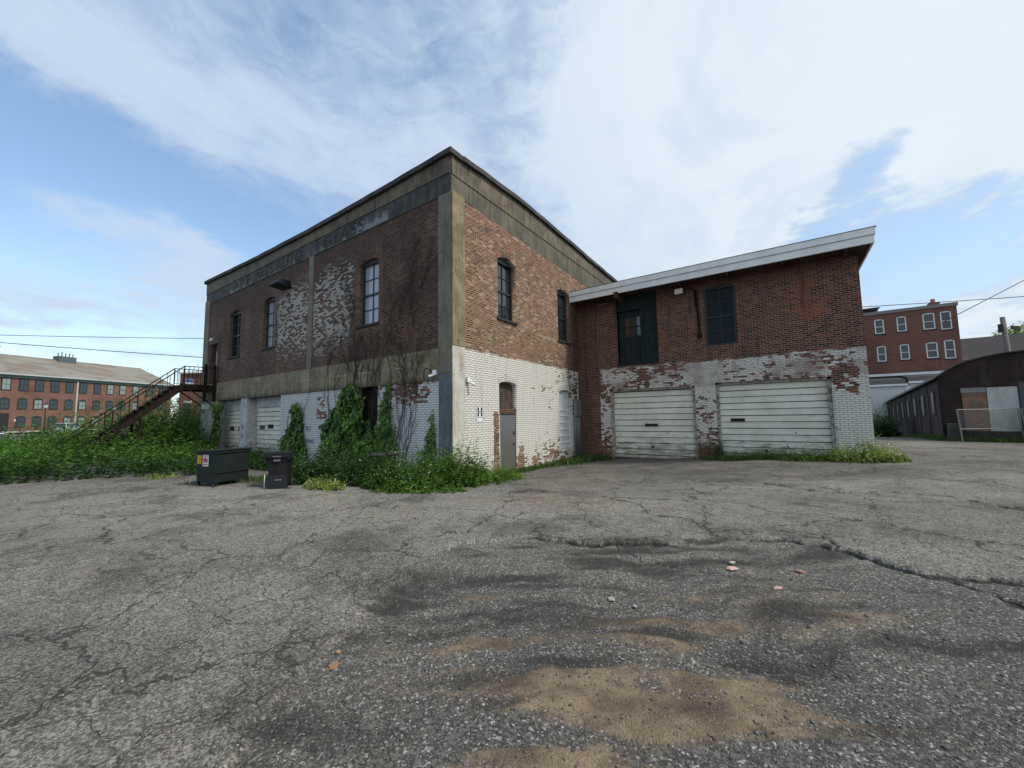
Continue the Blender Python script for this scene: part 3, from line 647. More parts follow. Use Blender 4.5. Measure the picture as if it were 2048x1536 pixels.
# parapet, following the sagging roofline
def strip(axis, pts, zoff0, zoff1, t0, t1, base=None):
    mb = MB()
    for (a, za), (b, zb) in zip(pts[:-1], pts[1:]):
        l0, l1 = (base, base) if base is not None else (za+zoff0, zb+zoff0)
        if axis == 'x': p = [(a, t0, l0), (b, t0, l1), (b, t1, l1), (a, t1, l0), (a, t0, za+zoff1), (b, t0, zb+zoff1), (b, t1, zb+zoff1), (a, t1, za+zoff1)]
        else: p = [(t0, a, l0), (t1, a, l0), (t1, b, l1), (t0, b, l1), (t0, a, za+zoff1), (t1, a, za+zoff1), (t1, b, zb+zoff1), (t0, b, zb+zoff1)]
        mb.hexa(p)
    return mb
SAGR = [(8.5, 10.17), (10, 10.25), (11.57, 10.31), (13, 10.33), (14.5, 10.32), (15.8, 10.28), (17.2, 10.23), (19, 10.18), (21, 10.13), (23.3, 10.1), (27.0, 10.05)]
SX = [(x, z) for x, z in SAG]
strip('x', [(WX0, SX[0][1])]+SX[1:-1]+[(WX1-.03, SX[-1][1])], 0, -.16, WY0-.05, WY0+.35, base=9.44).build('parapet', CTOP, wh)
lowb = MB().hexa([(WX0, WY0-.025, 8.8), (WX1-.03, WY0-.025, 8.8), (WX1-.03, WY0+.33, 8.8), (WX0, WY0+.33, 8.8), (WX0, WY0-.025, 9.435), (WX1-.03, WY0-.025, 9.435), (WX1-.03, WY0+.33, 9.435), (WX0, WY0+.33, 9.435)])
def signband(g):
    p = g.pos(); x, y, z = g.sep(p)
    n = g.noise(p, 1.3, 6, .65); n2 = g.noise(p, 9, 5, .7)
    b = g.mix(g.ss(n, .35, .65), (.045, .046, .045), (.085, .083, .078))
    st = g.noise(g.vec(x*3.2, y, z*.6), 1.5, 7, .68)
    b = g.mix(g.ss(st, .45, .6)*.6, b, (.025, .025, .026))
    # weathered remains of a painted ground, strongest at the two ends and along the foot
    edge = z-8.83
    zone = g.box(x, -24.95, -11.15, .03)*g.box(z+(g.noise(p, 4, 3, .6)-.5)*.08, 8.84, 9.42, .02)
    amt = g.ss(x, -21, -24.5)*.35+g.ss(x, -14.0, -12.0)*.8*g.ss(z, 9.6, 9.0)+g.ss(z, 9.15, 8.85)*.5
    m = g.ss((g.noise(g.vec(x*2.5, y, z*1.6), 1.5, 6, .7)-.5)*1.1+(g.noise(p, 14, 4, .7)-.5)*.5+amt*.34, .12, .34)*zone
    b = g.mix(m*.62, b, (.30, .31, .30))
    return {'Base Color': b, 'Normal': g.bump(n2, .5, .012)}
lowb.build('sign_band', mat('sign_band', signband), wh)
strip('y', [(WY0, 10.17)]+SAGR[1:], 0, -.16, WX1-.35, WX1+.03, base=9.40).build('parapet', CTOP, wh)
CSIDE = mat('concrete_side_band', concrete((.085, .078, .06), (.15, .135, .095), .6, (.035, .033, .03)))
MB().hexa([(WX1-.33, WY0, 8.8), (WX1+.005, WY0, 8.8), (WX1+.005, 27, 8.3), (WX1-.33, 27, 8.3), (WX1-.33, WY0, 9.395), (WX1+.005, WY0, 9.395), (WX1+.005, 27, 9.395), (WX1-.33, 27, 9.395)]).build('parapet_lower_band', CSIDE, wh)
# coping, slightly ragged tar edge
def jag(pts, n=5, amp=.018, s=1):
    out = []; rr_ = random.Random(s)
    for (a, za), (b, zb) in zip(pts[:-1], pts[1:]):
        m_ = max(2, int(abs(b-a)/.45))
        for i in range(m_): t = i/m_; out.append((a+(b-a)*t, za+(zb-za)*t+rr_.uniform(-amp, amp)))
    out.append(pts[-1]); return out
strip('x', jag([(WX0-.12, SX[0][1])]+SX[1:-1]+[(WX1+.12, SX[-1][1])], amp=.008), -.165, 0.0, WY0-.16, WY0+.45).build('coping', COPE, wh)
strip('y', jag([(WY0+.46, 10.19)]+SAGR[1:], amp=.018, s=4), -.165, 0.0, WX1-.45, WX1+.14).build('coping', COPE, wh)
MB().box(WX0+.3, WX1-.46, WY0+.46, WY1, 9.5, 9.7).build('roof', ROOFT, wh)
# lettering, faded to ghosts
def ghost(g):
    n = g.noise(g.pos(), 7, 5, .7)
    return {'Base Color': (.035, .037, .042), 'Alpha': g.ss(n, .34, .6)*.75}
GHOST = mat('faded_letters', ghost)
lettering('faded_lettering', "ADIE JING'S AUTO", .74, (-20.7, WY0-.028, 8.87), (R(90), 0, 0), GHOST, wh, sx=1.2, spacing=1.0)
lettering('faded_lettering', "GLASS", .74, (-14.0, WY0-.028, 8.87), (R(90), 0, 0), GHOST, wh, sx=1.25, spacing=1.15)
def ghostw(g):
    n = g.noise(g.pos(), 7, 5, .7)
    return {'Base Color': (.38, .39, .38), 'Alpha': g.ss(n, .42, .6)*.65}
PSTENCIL = mat('stencil_paint', lambda g: {'Base Color': (.02, .03, .045), 'Alpha': g.ss(g.noise(g.pos(), 25, 4, .7), .36, .44)})
PY = WY0-.002
lettering('stencil_no_loitering', "NO", .30, (-16.22, PY, 1.30), (R(90), 0, 0), PSTENCIL, wh, sx=.8, spacing=1.35, depth=.002)
lettering('stencil_no_loitering', "LOITERING", .27, (-16.40, PY, .78), (R(90), 0, 0), PSTENCIL, wh, sx=.86, spacing=1.12, depth=.002)
REDP = mat('red_paint', color=(.5, .015, .04), rough=.6)
lettering('painted_number', "27", .17, (-22.195, WY0+.22, .58), (R(90), 0, R(90)), REDP, wh, depth=.004)
BLKP = mat('black_paint', color=(.015, .016, .02), rough=.6)
lettering('painted_marks', "H", .40, (-22.62, WY0-.024, 1.32), (R(90), 0, 0), BLKP, wh, sx=.8, depth=.002)
lettering('painted_marks', "H", .36, (-22.62, WY0-.024, .86), (R(90), 0, 0), BLKP, wh, sx=.8, depth=.002)
# H sign on the side wall
sg = MB().box(WX1, WX1+.012, 9.62, 9.99, 1.57, 2.14).build('hydrant_sign', mat('sign_white', color=(.72, .73, .74), rough=.4), wh, bevel=.004)
b_ = MB()
for a0, a1, c0, c1 in ((9.64, 9.97, 1.59, 1.605), (9.64, 9.97, 2.105, 2.12), (9.64, 9.655, 1.605, 2.105), (9.955, 9.97, 1.605, 2.105), (9.655, 9.955, 1.74, 1.752)): b_.box(WX1+.0125, WX1+.0155, a0, a1, c0, c1)
for a0, a1 in ((9.685, 9.76), (9.85, 9.925)):
    b_.box(WX1+.0125, WX1+.0155, a0, a1, 1.93, 2.07).box(WX1+.0125, WX1+.0155, a0, a1, 1.78, 1.91)
b_.box(WX1+.0125, WX1+.0155, 9.76, 9.85, 1.905, 1.935)
b_.build('sign_marks', BLKP, sg)
# grey door in the side wall, brick infill over it
MB().box(WX1-.34, WX1-.2, 10.885, 11.965, 1.92, 3.0).build('bricked_transom', mat('soot_masonry', concrete((.035, .026, .022), (.10, .07, .055), .5, (.02, .018, .016))), wh)
MB().box(WX1-.2, WX1-.02, 10.885, 11.965, 1.86, 2.04).build('brick_lintel', BW, wh)
dr = MB().box(WX1-.12, WX1-.06, 10.97, 11.93, -.4, 1.84).build('steel_door', STEELD, wh, bevel=.004)
MB().box(WX1-.16, WX1-.04, 10.885, 10.965, -.4, 1.855).build('jamb', BL, dr)
MB().box(WX1-.16, WX1-.05, 11.935, 11.965, -.4, 1.855).build('jamb', SILL, dr)
MB().tube([(WX1-.06, 11.80, .78), (WX1+.0, 11.80, .78)], .022).tube([(WX1-.01, 11.74, .78), (WX1-.01, 11.86, .78)], .016).build('handle', SILL, dr)
MB().box(WX1-.06, WX1-.035, 11.78, 11.88, 1.12, 1.22).build('lock', SILL, dr)
# boarded window
bw_ = MB().box(WX1-.2, WX1-.12, 15.34, 16.48, .29, 2.88).build('boarded_window', BPLY, wh)
r_ = MB()
for zz in (.55, .85, 1.15, 1.45, 1.75, 2.0): r_.box(WX1-.125, WX1-.09, 15.36, 16.46, zz, zz+.05)
r_.build('slat', WHITEM, bw_); MB().box(WX1-.1, WX1+.05, 15.28, 16.54, .19, .28).build('sill', CCORN, bw_)
# dark doorway on long side
MB().box(-12.95, -11.65, WY0+.3, WY0+.36, -.5, 2.9).build('blocked_doorway', mat('dark_mesh', lambda g: {'Base Color': g.mix(g.noise(g.pos(), 9, 5, .7), (.012, .011, .011), (.035, .028, .025))}), wh)
# upper door with landing
ud = MB().box(-27.48, -26.42, WY0+.2, WY0+.25, 3.93, 6.23).build('upper_door', mat('maroon_frame', color=(.045, .022, .02), rough=.6), wh)
MB().box(-27.2, -26.62, WY0+.185, WY0+.198, 4.2, 5.85).box(-27.2, -26.62, WY0+.16, WY0+.19, 4.98, 5.06).build('pane', GLASSM, ud)
MB().box(-26.35, -26.2, WY0-.03, WY0+.05, 3.93, 6.4).box(-27.65, -26.35, WY0-.03, WY0+.05, 6.25, 6.4).build('frame', mat('maroon_frame'), ud)
# garage doors on the long side
def garage_door(parent, x0, x1, y, z0, z1, sect, windows=(), slot=None, name='garage_door', ribs=1):
    """sectional door: each section is a shallow pan with pressed ribs"""
    mb = MB(); h = (z1-z0)/sect
    for i in range(sect):
        a = z0+i*h+.010; b = z0+(i+1)*h-.010
        prof = [(0, a), (-.02, a+.012), (-.02, a+.05), (-.012, a+.058)]
        for k in range(1, ribs+1):
            c = a+(b-a)*k/(ribs+1); prof += [(-.012, c-.018), (.02, c-.008), (.02, c+.010), (-.016, c+.022)]
        prof += [(-.012, b-.058), (-.02, b-.05), (-.02, b-.012), (0, b), (.04, b), (.04, a)]
        mb.prism([(y+p, zz) for p, zz in prof], 'x', x0, x1)
    d = mb.build(name, DOORW, parent)
    MB().box(x0, x1, y+.012, y+.03, z0, z1).build('section_gap', BLACK, d)
    for (a0, a1, c0, c1) in windows: MB().box(a0, a1, y-.03, y-.012, c0, c1).build('pane', GLASS, d)
    if slot:
        a0, a1, c0, c1 = slot
        sf = MB().box(a0, a1, y-.032, y-.015, c0, c1).build('slot_frame', mat('brass_frame', color=(.16, .13, .07), rough=.6), d)
        MB().box(a0+.03, a1-.03, y-.036, y-.03, c0+.03, c1-.03).build('slot', BLACK, sf)
    return d
GY = WY0+.45
garage_door(wh, -22.18, -18.74, GY, -.3, 2.4, 6, [(-21.75, -21.2, 1.32, 1.52), (-20.85, -20.3, 1.36, 1.56)])
garage_door(wh, -26.04, -22.99, GY, -.3, 2.3, 6, [(-25.4, -24.85, 1.25, 1.45), (-24.3, -23.75, 1.25, 1.45)])
MB().box(-22.18, -18.74, GY-.05, GY+.1, 2.41, 2.9).box(-26.04, -22.99, GY-.05, GY+.1, 2.31, 2.9).build('garage_header', CWHITE, wh)
MB().box(-26.04, -25.95, GY-.06, GY-.03, -.3, 2.3).build('door_track', CWHITE, wh); MB().box(-22.19, -22.1, GY-.06, GY-.03, -.3, 2.4).build('door_track', CWHITE, wh)
# wall fittings
def floodlight(x, y, z, m, s=1.0, name='flood_light', parent=wh, sheet=None):
    hd = MB(); hd.hexa([(x-.36*s, y-.5*s, z-.02), (x+.36*s, y-.5*s, z-.02), (x+.30*s, y-.06, z-.1), (x-.30*s, y-.06, z-.1), (x-.30*s, y-.46*s, z+.14*s), (x+.30*s, y-.46*s, z+.14*s), (x+.2*s, y-.06, z+.2*s), (x-.2*s, y-.06, z+.2*s)])
    hd.box(x-.05, x+.05, y-.06, y, z-.05, z+.12)
    return hd.build(name, m, parent, bevel=.02)
floodlight(-18.4, WY0, 7.86, BLKP, 1.3)
def bullet(x, y, z, d, parent=wh):
    c = MB(); dv = Vector(d); up_ = Vector((0, 0, -.06))
    c.tube([Vector((x, y, z)), Vector((x, y, z))+dv*.25], .03, 10)
    c.tube([Vector((x, y, z))+dv*.12+up_*.9, Vector((x, y, z))+dv*.5+up_*1.3], .04, 10)
    c.box(x-.07, x+.07, y-.07, y+.07, z-.08, z+.08)
    return c.build('security_camera', WHITEM, parent, smooth=False)
bullet(WX1+.02, 9.2, 2.93, (.45, .25, -.2)); bullet(-8.75, WY0-.03, 3.15, (-.2, -.4, -.1)); bullet(-27.3, WY0-.05, 6.55, (0, -.2, -.1))
MB().tube([(-8.9, WY0-.04, 3.1), (-9.0, WY0-.04, 3.28), (-9.2, WY0-.04, 3.32), (-9.27, WY0-.04, 3.2), (-9.27, WY0-.04, 3.0)], .016, 6).build('cable', SILL, wh)
MB().box(-28.9, -28.58, WY0+.1, WY0+.2, 9.05, 9.15).build('stub_pipe', SILL, wh)
MB().box(-27.4, -27.1, WY0-.35, WY0-.04, 2.45, 2.75).build('wall_light', WHITEM, wh, bevel=.03)
# conduits in the re-entrant corner
cd = MB()
for i in range(4): cd.tube([(WX1+.06, 16.72+i*.17, -.35), (WX1+.06, 16.72+i*.17, 2.4+.08*(i % 2)), ], .045, 8)
cd.build('conduit', GALV, wh, smooth=True)
MB().box(WX1+.01, WX1+.16, 16.72, 17.3, 1.75, 2.5).build('junction_box', GALV, wh, bevel=.01)

# ================================================================ GARAGE WING
WY = 17.43
wg = thing('garage_wing', 'lower brick garage wing with two wide white roller doors and white roof fascia', 'garage building', (-2.8, WY, 0))
LOFT = (-6.15, -4.29, 3.98, 7.28)
holes = [rect(-6.55, -2.93, -.6, 2.92), rect(-2.17, 1.45, -.6, 2.98), rect(*LOFT), arch(-2.39, -1.28, 4.48, 6.95, .1)]
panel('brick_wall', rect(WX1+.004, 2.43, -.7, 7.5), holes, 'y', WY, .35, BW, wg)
MB().box(2.08, 2.428, WY+.352, 27, -.7, 7.5).build('brick_wall', BW, wg)
MB().box(WX1+.1, 2.07, 26.6, 27, -.7, 7.5).build('rear_wall', BW, wg)
MB().box(WX1+.1, 2.0, WY+.7, 26.5, -.4, 7.2).build('dark_interior', BLACK, wg)
# quoin-like pilaster by the corner
MB().box(WX1+.008, -7.75, WY-.09, WY-.002, -.7, 7.3).build('brick_pilaster', BW, wg)
sash_window(wg, 'y', WY, -2.39, -1.28, 4.48, 6.95, .1, depth=.1, sill=False, frame=.085, glass=GLASSD, fm=GREENL, bar=.034)
garage_door(wg, -6.45, -2.99, WY+.24, gz(-4.7, WY)-.1, 2.80, 6, slot=(-5.08, -4.50, 1.22, 1.36))
garage_door(wg, -2.07, 1.36, WY+.24, gz(-.4, WY)-.12, 2.88, 6, slot=(-1.72, -1.22, 1.42, 1.56))
fr = MB()
for x0, x1, zt in ((-6.55, -2.93, 2.92), (-2.17, 1.45, 2.98)):
    fr.box(x0+.002, x0+.1, WY+.08, WY+.22, -.6, zt-.08).box(x1-.1, x1-.002, WY+.08, WY+.22, -.6, zt-.08)
    fr.box(x0+.1, x1-.1, WY+.1, WY+.24, zt-.10, zt-.004)
fr.build('door_frame', mat('old_timber', lambda g: {'Base Color': g.mix(g.ss(g.noise(g.pos(), 9, 5, .7), .4, .65), (.38, .37, .34), (.13, .085, .06))}), wg)
for x, z, r in ((-4.78, .33, .055), (-.6, .32, .055), (-4.1, .95, .025), (.35, 1.0, .025)): MB().tube([(x, WY+.215, z), (x, WY+.235, z)], r, 12).build('door_hole', BLACK, wg)
# concrete foot between the doors, and a threshold
MB().box(-6.5, -2.98, WY+.02, WY+.3, gz(-4.7, WY)-.2, gz(-4.7, WY)+.03).build('threshold', CDARK, wg)
MB().box(-2.1, 1.4, WY+.02, WY+.3, gz(-.4, WY)-.2, gz(-.4, WY)+.05).build('threshold', CDARK, wg)
# loft door
x0, x1, z0, z1 = LOFT; e = .004
lp = MB().box(x0+e, x1-e, WY+.10, WY+.2, 6.55, z1-e).box(-5.02, x1-e, WY+.12, WY+.2, z0+e, 6.545).box(x0+e, -5.02, WY+.05, WY+.2, z0+e, 4.12)
lp.build('loft_panel', GREENS, wg)
tr = MB().box(-5.05, -4.92, WY+.07, WY+.118, 4.0, 6.55).box(-4.40, x1-e, WY+.07, WY+.118, 4.0, 6.55).box(-4.92, -4.40, WY+.07, WY+.118, 6.45, 6.55).box(-4.92, -4.4, WY+.07, WY+.118, 4.0, 4.12)
tr.build('loft_trim', GREENS, wg, bevel=.006)
ld = MB()
dx0, dx1 = x0+.06, -5.06; yd = WY+.26
ld.box(dx0, dx1, yd, yd+.05, 4.12, 5.28).box(dx0, dx0+.28, yd, yd+.05, 5.28, 6.54).box(dx0+.28, dx1, yd, yd+.05, 6.25, 6.54)
ld.box(dx0, dx1, yd-.025, yd-.001, 5.25, 5.36)
for k in range(4): c = dx0+.25+k*.24; ld.box(c-.02, c+.02, yd-.02, yd-.001, 4.2, 5.2)
ldo = ld.build('loft_door', GREENS, wg)
MB().box(dx0+.28, dx1, yd+.03, yd+.04, 5.28, 6.25).build('pane', GLASS, ldo)
mm = MB(); wdt = dx1-dx0-.28
for k in (1, 2): c = dx0+.28+wdt*k/3; mm.box(c-.014, c+.014, yd, yd+.03, 5.36, 6.25)
mm.box(dx0+.28, dx1, yd+.001, yd+.028, 5.78, 5.81); mm.build('glazing_bar', GREENS, ldo)
# shallow brick arch over the window, hoist beam, lamp, pipes
hb = MB(); BXc = -5.78
hb.box(BXc-.09, BXc+.09, 16.42, WY+.1, 7.16, 7.19).box(BXc-.012, BXc+.012, 16.42, WY+.1, 6.98, 7.16).box(BXc-.09, BXc+.09, 16.42, WY+.1, 6.95, 6.98)
hb.build('hoist_beam', RUSTB, wg)
fl = MB().box(-3.48, -3.16, WY-.2, WY-.06, 6.83, 7.05).build('wall_light', WHITEM, wg, bevel=.02)
MB().box(-3.16, -3.08, WY-.16, WY-.003, 6.85, 7.08).build('lamp_bracket', SILL, fl)
pp = MB()
pp.tube([(-7.03, WY-.04, 2.76), (-7.03, WY-.04, 6.75), (-6.99, WY-.04, 6.93), (-6.87, WY-.04, 7.02), (-6.45, WY-.04, 7.06)], .028, 8)
pp.build('conduit', GALV, wg, smooth=True)
MB().tube([(-2.66, WY-.05, 6.9), (-2.62, WY-.05, 4.98)], .05, 8).tube([(-2.72, WY-.06, 6.2), (-2.72, WY-.06, 6.9), (-2.95, WY-.06, 7.05)], .025, 6).box(-2.7, -2.54, WY-.12, WY-.003, 4.86, 5.05).build('wall_pipe', RUST, wg)
# roof, fascia and soffit
FZ0, FZ1 = 7.14, 7.66
MB().box(WX1+.16, 2.72, 16.66, 27.3, 7.52, 7.60).build('roof', ROOFT, wg)
MB().box(WX1+.16, 2.69, 16.68, WY-.003, 7.22, 7.30).box(2.432, 2.69, WY-.003, 27.2, 7.22, 7.3).build('soffit', SOFF, wg)
fa = MB().box(WX1+.01, 2.75, 16.60, 16.655, FZ0+.02, 7.42).build('fascia', WHITEM, wg, bevel=.004)
MB().box(WX1+.01, 2.79, 16.555, 16.655, 7.43, FZ1).build('gutter', WHITEM, wg, bevel=.006)
MB().box(2.70, 2.75, 16.66, 27.2, FZ0+.02, 7.42).box(2.70, 2.79, 16.66, 27.2, 7.43, FZ1).build('fascia', WHITEM, wg, bevel=.004)
MB().box(WX1+.0, 2.82, 16.54, 27.3, FZ1+.002, FZ1+.018).build('drip_edge', ROOFT, wg)
raf = MB()
for k in range(6): x = -6.7+k*1.75; raf.box(x-.03, x+.03, 16.70, WY-.005, 7.08, 7.215)
raf.build('rafter_end', SOFF, wg)

# ================================================================ FIRE STAIR
st = thing('metal_staircase', 'rusty metal outdoor staircase rising from the bushes to a railed landing', 'staircase', (-27, 3.2, 0))
XN, XF = -26.3, -27.95; YT, ZT = 7.03, 3.78; YB = 2.9; SL = (ZT+.05)/(YT-2.95)
def sz(y): return ZT-(YT-y)*SL
MB().box(XF, XN, YT, WY0-.1, ZT-.06, ZT).build('landing_floor', RUST, st)
e_ = MB()
for x in (XN, XF): e_.box(x-.03, x+.03, YT, WY0-.08, ZT-.3, ZT-.061)
e_.box(XF+.03, XN-.03, YT-.03, YT+.03, ZT-.3, ZT-.061); e_.build('landing_frame', RUST, st)
for x in (XN, XF): MB().bar((x, YB, sz(YB)-.12), (x, YT+.1, sz(YT+.1)-.12), .06, .26).build('stringer', RUST, st)
nst = 18
for i in range(nst):
    y = YB+(YT-YB)*(i+.5)/nst; MB().box(XF+.03, XN-.03, y-.13, y+.13, sz(y)-.03, sz(y)+.01).build('tread', RUST, st)
def railing(x):
    mb = MB(); hh = .97
    mb.tube([(x, 2.45, sz(2.45)+hh), (x, YT, ZT+hh), (x, WY0-.1, ZT+hh)], .028, 6)
    mb.tube([(x, 2.6, sz(2.6)+.12), (x, YT, ZT+.12), (x, WY0-.1, ZT+.12)], .018, 5)
    for i in range(13):
        y = 3.2+(YT-3.2)*i/13
        if y > 4.4: mb.tube([(x, y, sz(y)+.1), (x, y, sz(y)+hh)], .014, 5)
    for i in range(8): y = YT+.2*i; mb.tube([(x, y, ZT+.1), (x, y, ZT+hh)], .014 if i else .03, 5)
    for y in (3.0, 4.4): mb.tube([(x, y, sz(y)-.1), (x, y, sz(y)+hh)], .026, 5)
    return mb.build('railing', RUST, st)
railing(XN); railing(XF)
MB().tube([(XF, YT, ZT+.1), (XF, YT, ZT+.97)], .03, 6).build('railing_post', RUST, st)
for x, y in ((XN, WY0-.13), (XN, 7.95)): MB().box(x-.06, x+.06, y-.06, y+.06, 2.85, ZT+1.15).build('landing_post', RUST, st)
for x in (XN, XF): MB().bar((x, YT+.2, ZT-.25), (x, WY0-.1, 2.6), .05, .06).build('brace', RUST, st)
for x in (XN-.05, XF+.05): MB().box(x-.05, x+.05, 5.35, 5.45, -.2, sz(5.4)-.25).build('support_leg', RUST, st)

# ================================================================ VEGETATION
def leafmat(name, dk, lt, trans=.25):
    m = bpy.data.materials.new(name); m.use_nodes = True; t = m.node_tree; g = G(t)
    b = t.nodes['Principled BSDF']; rv = g.attr('tone')
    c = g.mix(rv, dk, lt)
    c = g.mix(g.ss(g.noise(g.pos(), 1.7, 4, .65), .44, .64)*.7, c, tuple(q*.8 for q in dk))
    setin(t, b.inputs['Base Color'], c); b.inputs['Roughness'].default_value = .55; b.inputs['Specular IOR Level'].default_value = .3
    tr = g.node('ShaderNodeBsdfTranslucent'); setin(t, tr.inputs[0], g.mix(.5, c, (.12, .2, .02)))
    mx = g.node('ShaderNodeMixShader'); mx.inputs[0].default_value = trans
    t.links.new(b.outputs[0], mx.inputs[1]); t.links.new(tr.outputs[0], mx.inputs[2])
    t.links.new(mx.outputs[0], t.nodes['Material Output'].inputs[0]); MATS[name] = m; return m
L_DARK = leafmat('leaves_dark', (.008, .028, .008), (.045, .125, .020))
L_MID = leafmat('leaves_mid', (.016, .058, .010), (.105, .225, .026))
L_BRI = leafmat('leaves_bright', (.04, .115, .015), (.17, .315, .04))
L_YEL = leafmat('leaves_yellowish', (.12, .19, .03), (.34, .42, .09))
L_IVY = leafmat('leaves_ivy', (.010, .04, .008), (.16, .31, .035), .15)
GRASSM = leafmat('grass_blades', (.035, .08, .018), (.11, .17, .04))
STEMM = mat('stem_brown', color=(.05, .035, .02), rough=.8)
VINEM = mat('bare_vine', lambda g: {'Base Color': g.mix(g.noise(g.pos(), 5, 3, .6), (.022, .017, .015), (.07, .055, .045))}, rough=.9)
def leaves(P_, D_, Nn, size, width=.55, fold=.18):
    """one folded, pointed leaf (2 quads) per row: P base, D direction, N normal"""
    n = len(P_); D_ = D_/np.linalg.norm(D_, axis=1, keepdims=True)
    S_ = np.cross(D_, Nn); S_ /= np.maximum(np.linalg.norm(S_, axis=1, keepdims=True), 1e-6); Nn = np.cross(S_, D_)
    s = (size if np.ndim(size) else np.full(n, size))[:, None]
    w = s*width/2
    v0 = P_; v1 = P_+D_*s*.42+S_*w+Nn*s*fold*.5; v2 = P_+D_*s*1.0-Nn*s*fold*.6; v3 = P_+D_*s*.42-S_*w+Nn*s*fold*.5; v4 = P_+D_*s*.5-Nn*s*.02
    V = np.stack([v0, v1, v2, v3], 1).reshape(-1, 3)
    Fq = (np.arange(n)[:, None]*4+np.array([0, 1, 2, 3])[None])
    return V, Fq
def unit(n, zbias=0):
    v = rng.normal(size=(n, 3)); v[:, 2] += zbias; return v/np.linalg.norm(v, axis=1, keepdims=True)
def foliage(name, V, Fq, tone, m, parent=None): return npmesh(name, V, Fq, m, parent, attrs=dict(tone=np.repeat(tone, 4)))
def shoots(base, h, per, size, spread=.35, start=.0, lean=None, droop=.3):
    """upright shoots with leaves along them. base (n,3), h (n,)"""
    n = len(base); dirv = unit(n)*spread+np.array([0, 0, 1.]); 
    if lean is not None: dirv = dirv+lean
    dirv /= np.linalg.norm(dirv, axis=1, keepdims=True)
    bend = rng.normal(size=(n, 3))*.25; bend[:, 2] -= .15
    t = rng.uniform(start, 1, size=(n, per)); t[:, 0] = 1
    p = base[:, None]+dirv[:, None]*(t*h[:, None])[..., None]+bend[:, None]*((t**2)*h[:, None])[..., None]
    p = p.reshape(-1, 3); k = len(p)
    ang = rng.uniform(0, 2*np.pi, k); dl = np.stack([np.cos(ang), np.sin(ang), rng.uniform(-droop, .5, k)], -1)
    nn = unit(k, 1.6)
    s = size*rng.uniform(.6, 1.25, k)*(1.1-.45*t.reshape(-1)**2)
    V, Fq = leaves(p, dl, nn, s)
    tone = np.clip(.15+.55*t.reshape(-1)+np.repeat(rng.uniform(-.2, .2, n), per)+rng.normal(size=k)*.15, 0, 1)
    return V, Fq, tone
def stems(base, h, r=.006):
    mb = MB()
    for b, hh in zip(base, h):
        mb.tube([tuple(b), (b[0]+random.uniform(-.05, .05), b[1]+random.uniform(-.05, .05), b[2]+hh*.8)], [r, r*.5], 3, False)
    return mb
def shrub(name, label, cat, cx, cy_, rx, ry, hmax, n, per, size, m, spread=.35, group=None, flowers=0, hfun=None, fcol=None, rot=0):
    t = thing(name, label, cat, (cx, cy_, gz(cx, cy_)), 0, group)
    r = np.sqrt(rng.uniform(0, 1, n)); a = rng.uniform(0, 2*np.pi, n)
    u = r*np.cos(a)*rx; v = r*np.sin(a)*ry
    bx_ = cx+u*math.cos(rot)-v*math.sin(rot); by_ = cy_+u*math.sin(rot)+v*math.cos(rot)
    lump = .55+.9*fbm(bx_*1.6, by_*1.6, 3, 7)
    h = hmax*np.sqrt(np.clip(1.04-r**2, .04, 1))*lump*rng.uniform(.55, 1.1, n)
    if hfun is not None: h = h*hfun(bx_, by_)
    base = np.stack([bx_, by_, ground_z(bx_, by_)-.02], -1)
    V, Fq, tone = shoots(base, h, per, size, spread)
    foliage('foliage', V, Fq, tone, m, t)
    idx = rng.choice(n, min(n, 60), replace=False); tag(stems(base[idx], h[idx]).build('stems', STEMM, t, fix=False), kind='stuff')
    if flowers:
        k = rng.choice(n, flowers); P_ = base[k]+np.stack([rng.normal(size=flowers)*.06, rng.normal(size=flowers)*.06, h[k]*rng.uniform(.6, 1.08, flowers)], -1)
        Vv = []; 
        s = rng.uniform(.009, .02, flowers)[:, None]
        for dx_, dy_ in ((-1, 0), (0, -1), (1, 0), (0, 1)): Vv.append(P_+np.stack([dx_*s[:, 0], dy_*s[:, 0]*.6, dy_*s[:, 0]*.8], -1))
        V = np.stack(Vv, 1).reshape(-1, 3); Fq = np.arange(flowers)[:, None]*4+np.arange(4)[None]
        tag(npmesh('flowers', V, Fq, mat('flower_white', color=fcol or (.62, .62, .56), rough=.7), t), kind='stuff')
    return t
# weeds in front of the corner, left to right
shrub('weed_clump', 'low grassy weeds with white flowers between the dumpster and the black cart', 'weeds', -12.2, 6.2, 1.5, .9, .5, 420, 12, .07, L_MID, flowers=40)
shrub('shrub', 'dark knee high thicket filling the gap behind the dumpster before the garage doors', 'shrub', -16.2, 6.9, 2.6, .8, .85, 620, 16, .1, L_DARK)
shrub('shrub', 'dark leafy shrub with white blossoms right behind the black cart', 'shrub', -11.2, 6.4, 1.0, 1.1, 1.15, 420, 18, .085, L_DARK, flowers=60)
shrub('weed_clump', 'pale yellow green weeds at the pavement edge right of the black cart', 'weeds', -9.75, 5.55, .75, .38, .42, 260, 12, .055, L_YEL, flowers=50)
shrub('shrub', 'dark bush in front of the tall ivy by the blocked doorway', 'shrub', -9.9, 6.8, 1.25, 1.0, .95, 560, 18, .08, L_DARK, flowers=30)
shrub('shrub', 'broad mixed green bush at the foot of the long wall left of the corner', 'shrub', -8.25, 7.0, 1.35, 1.05, .95, 760, 18, .075, L_MID, flowers=60, fcol=(.5, .48, .3))
shrub('shrub', 'leafy bush hugging the building corner below the white pier', 'shrub', -7.35, 7.9, .85, 1.0, 1.25, 480, 20, .08, L_MID, hfun=lambda x, y: 1.0)
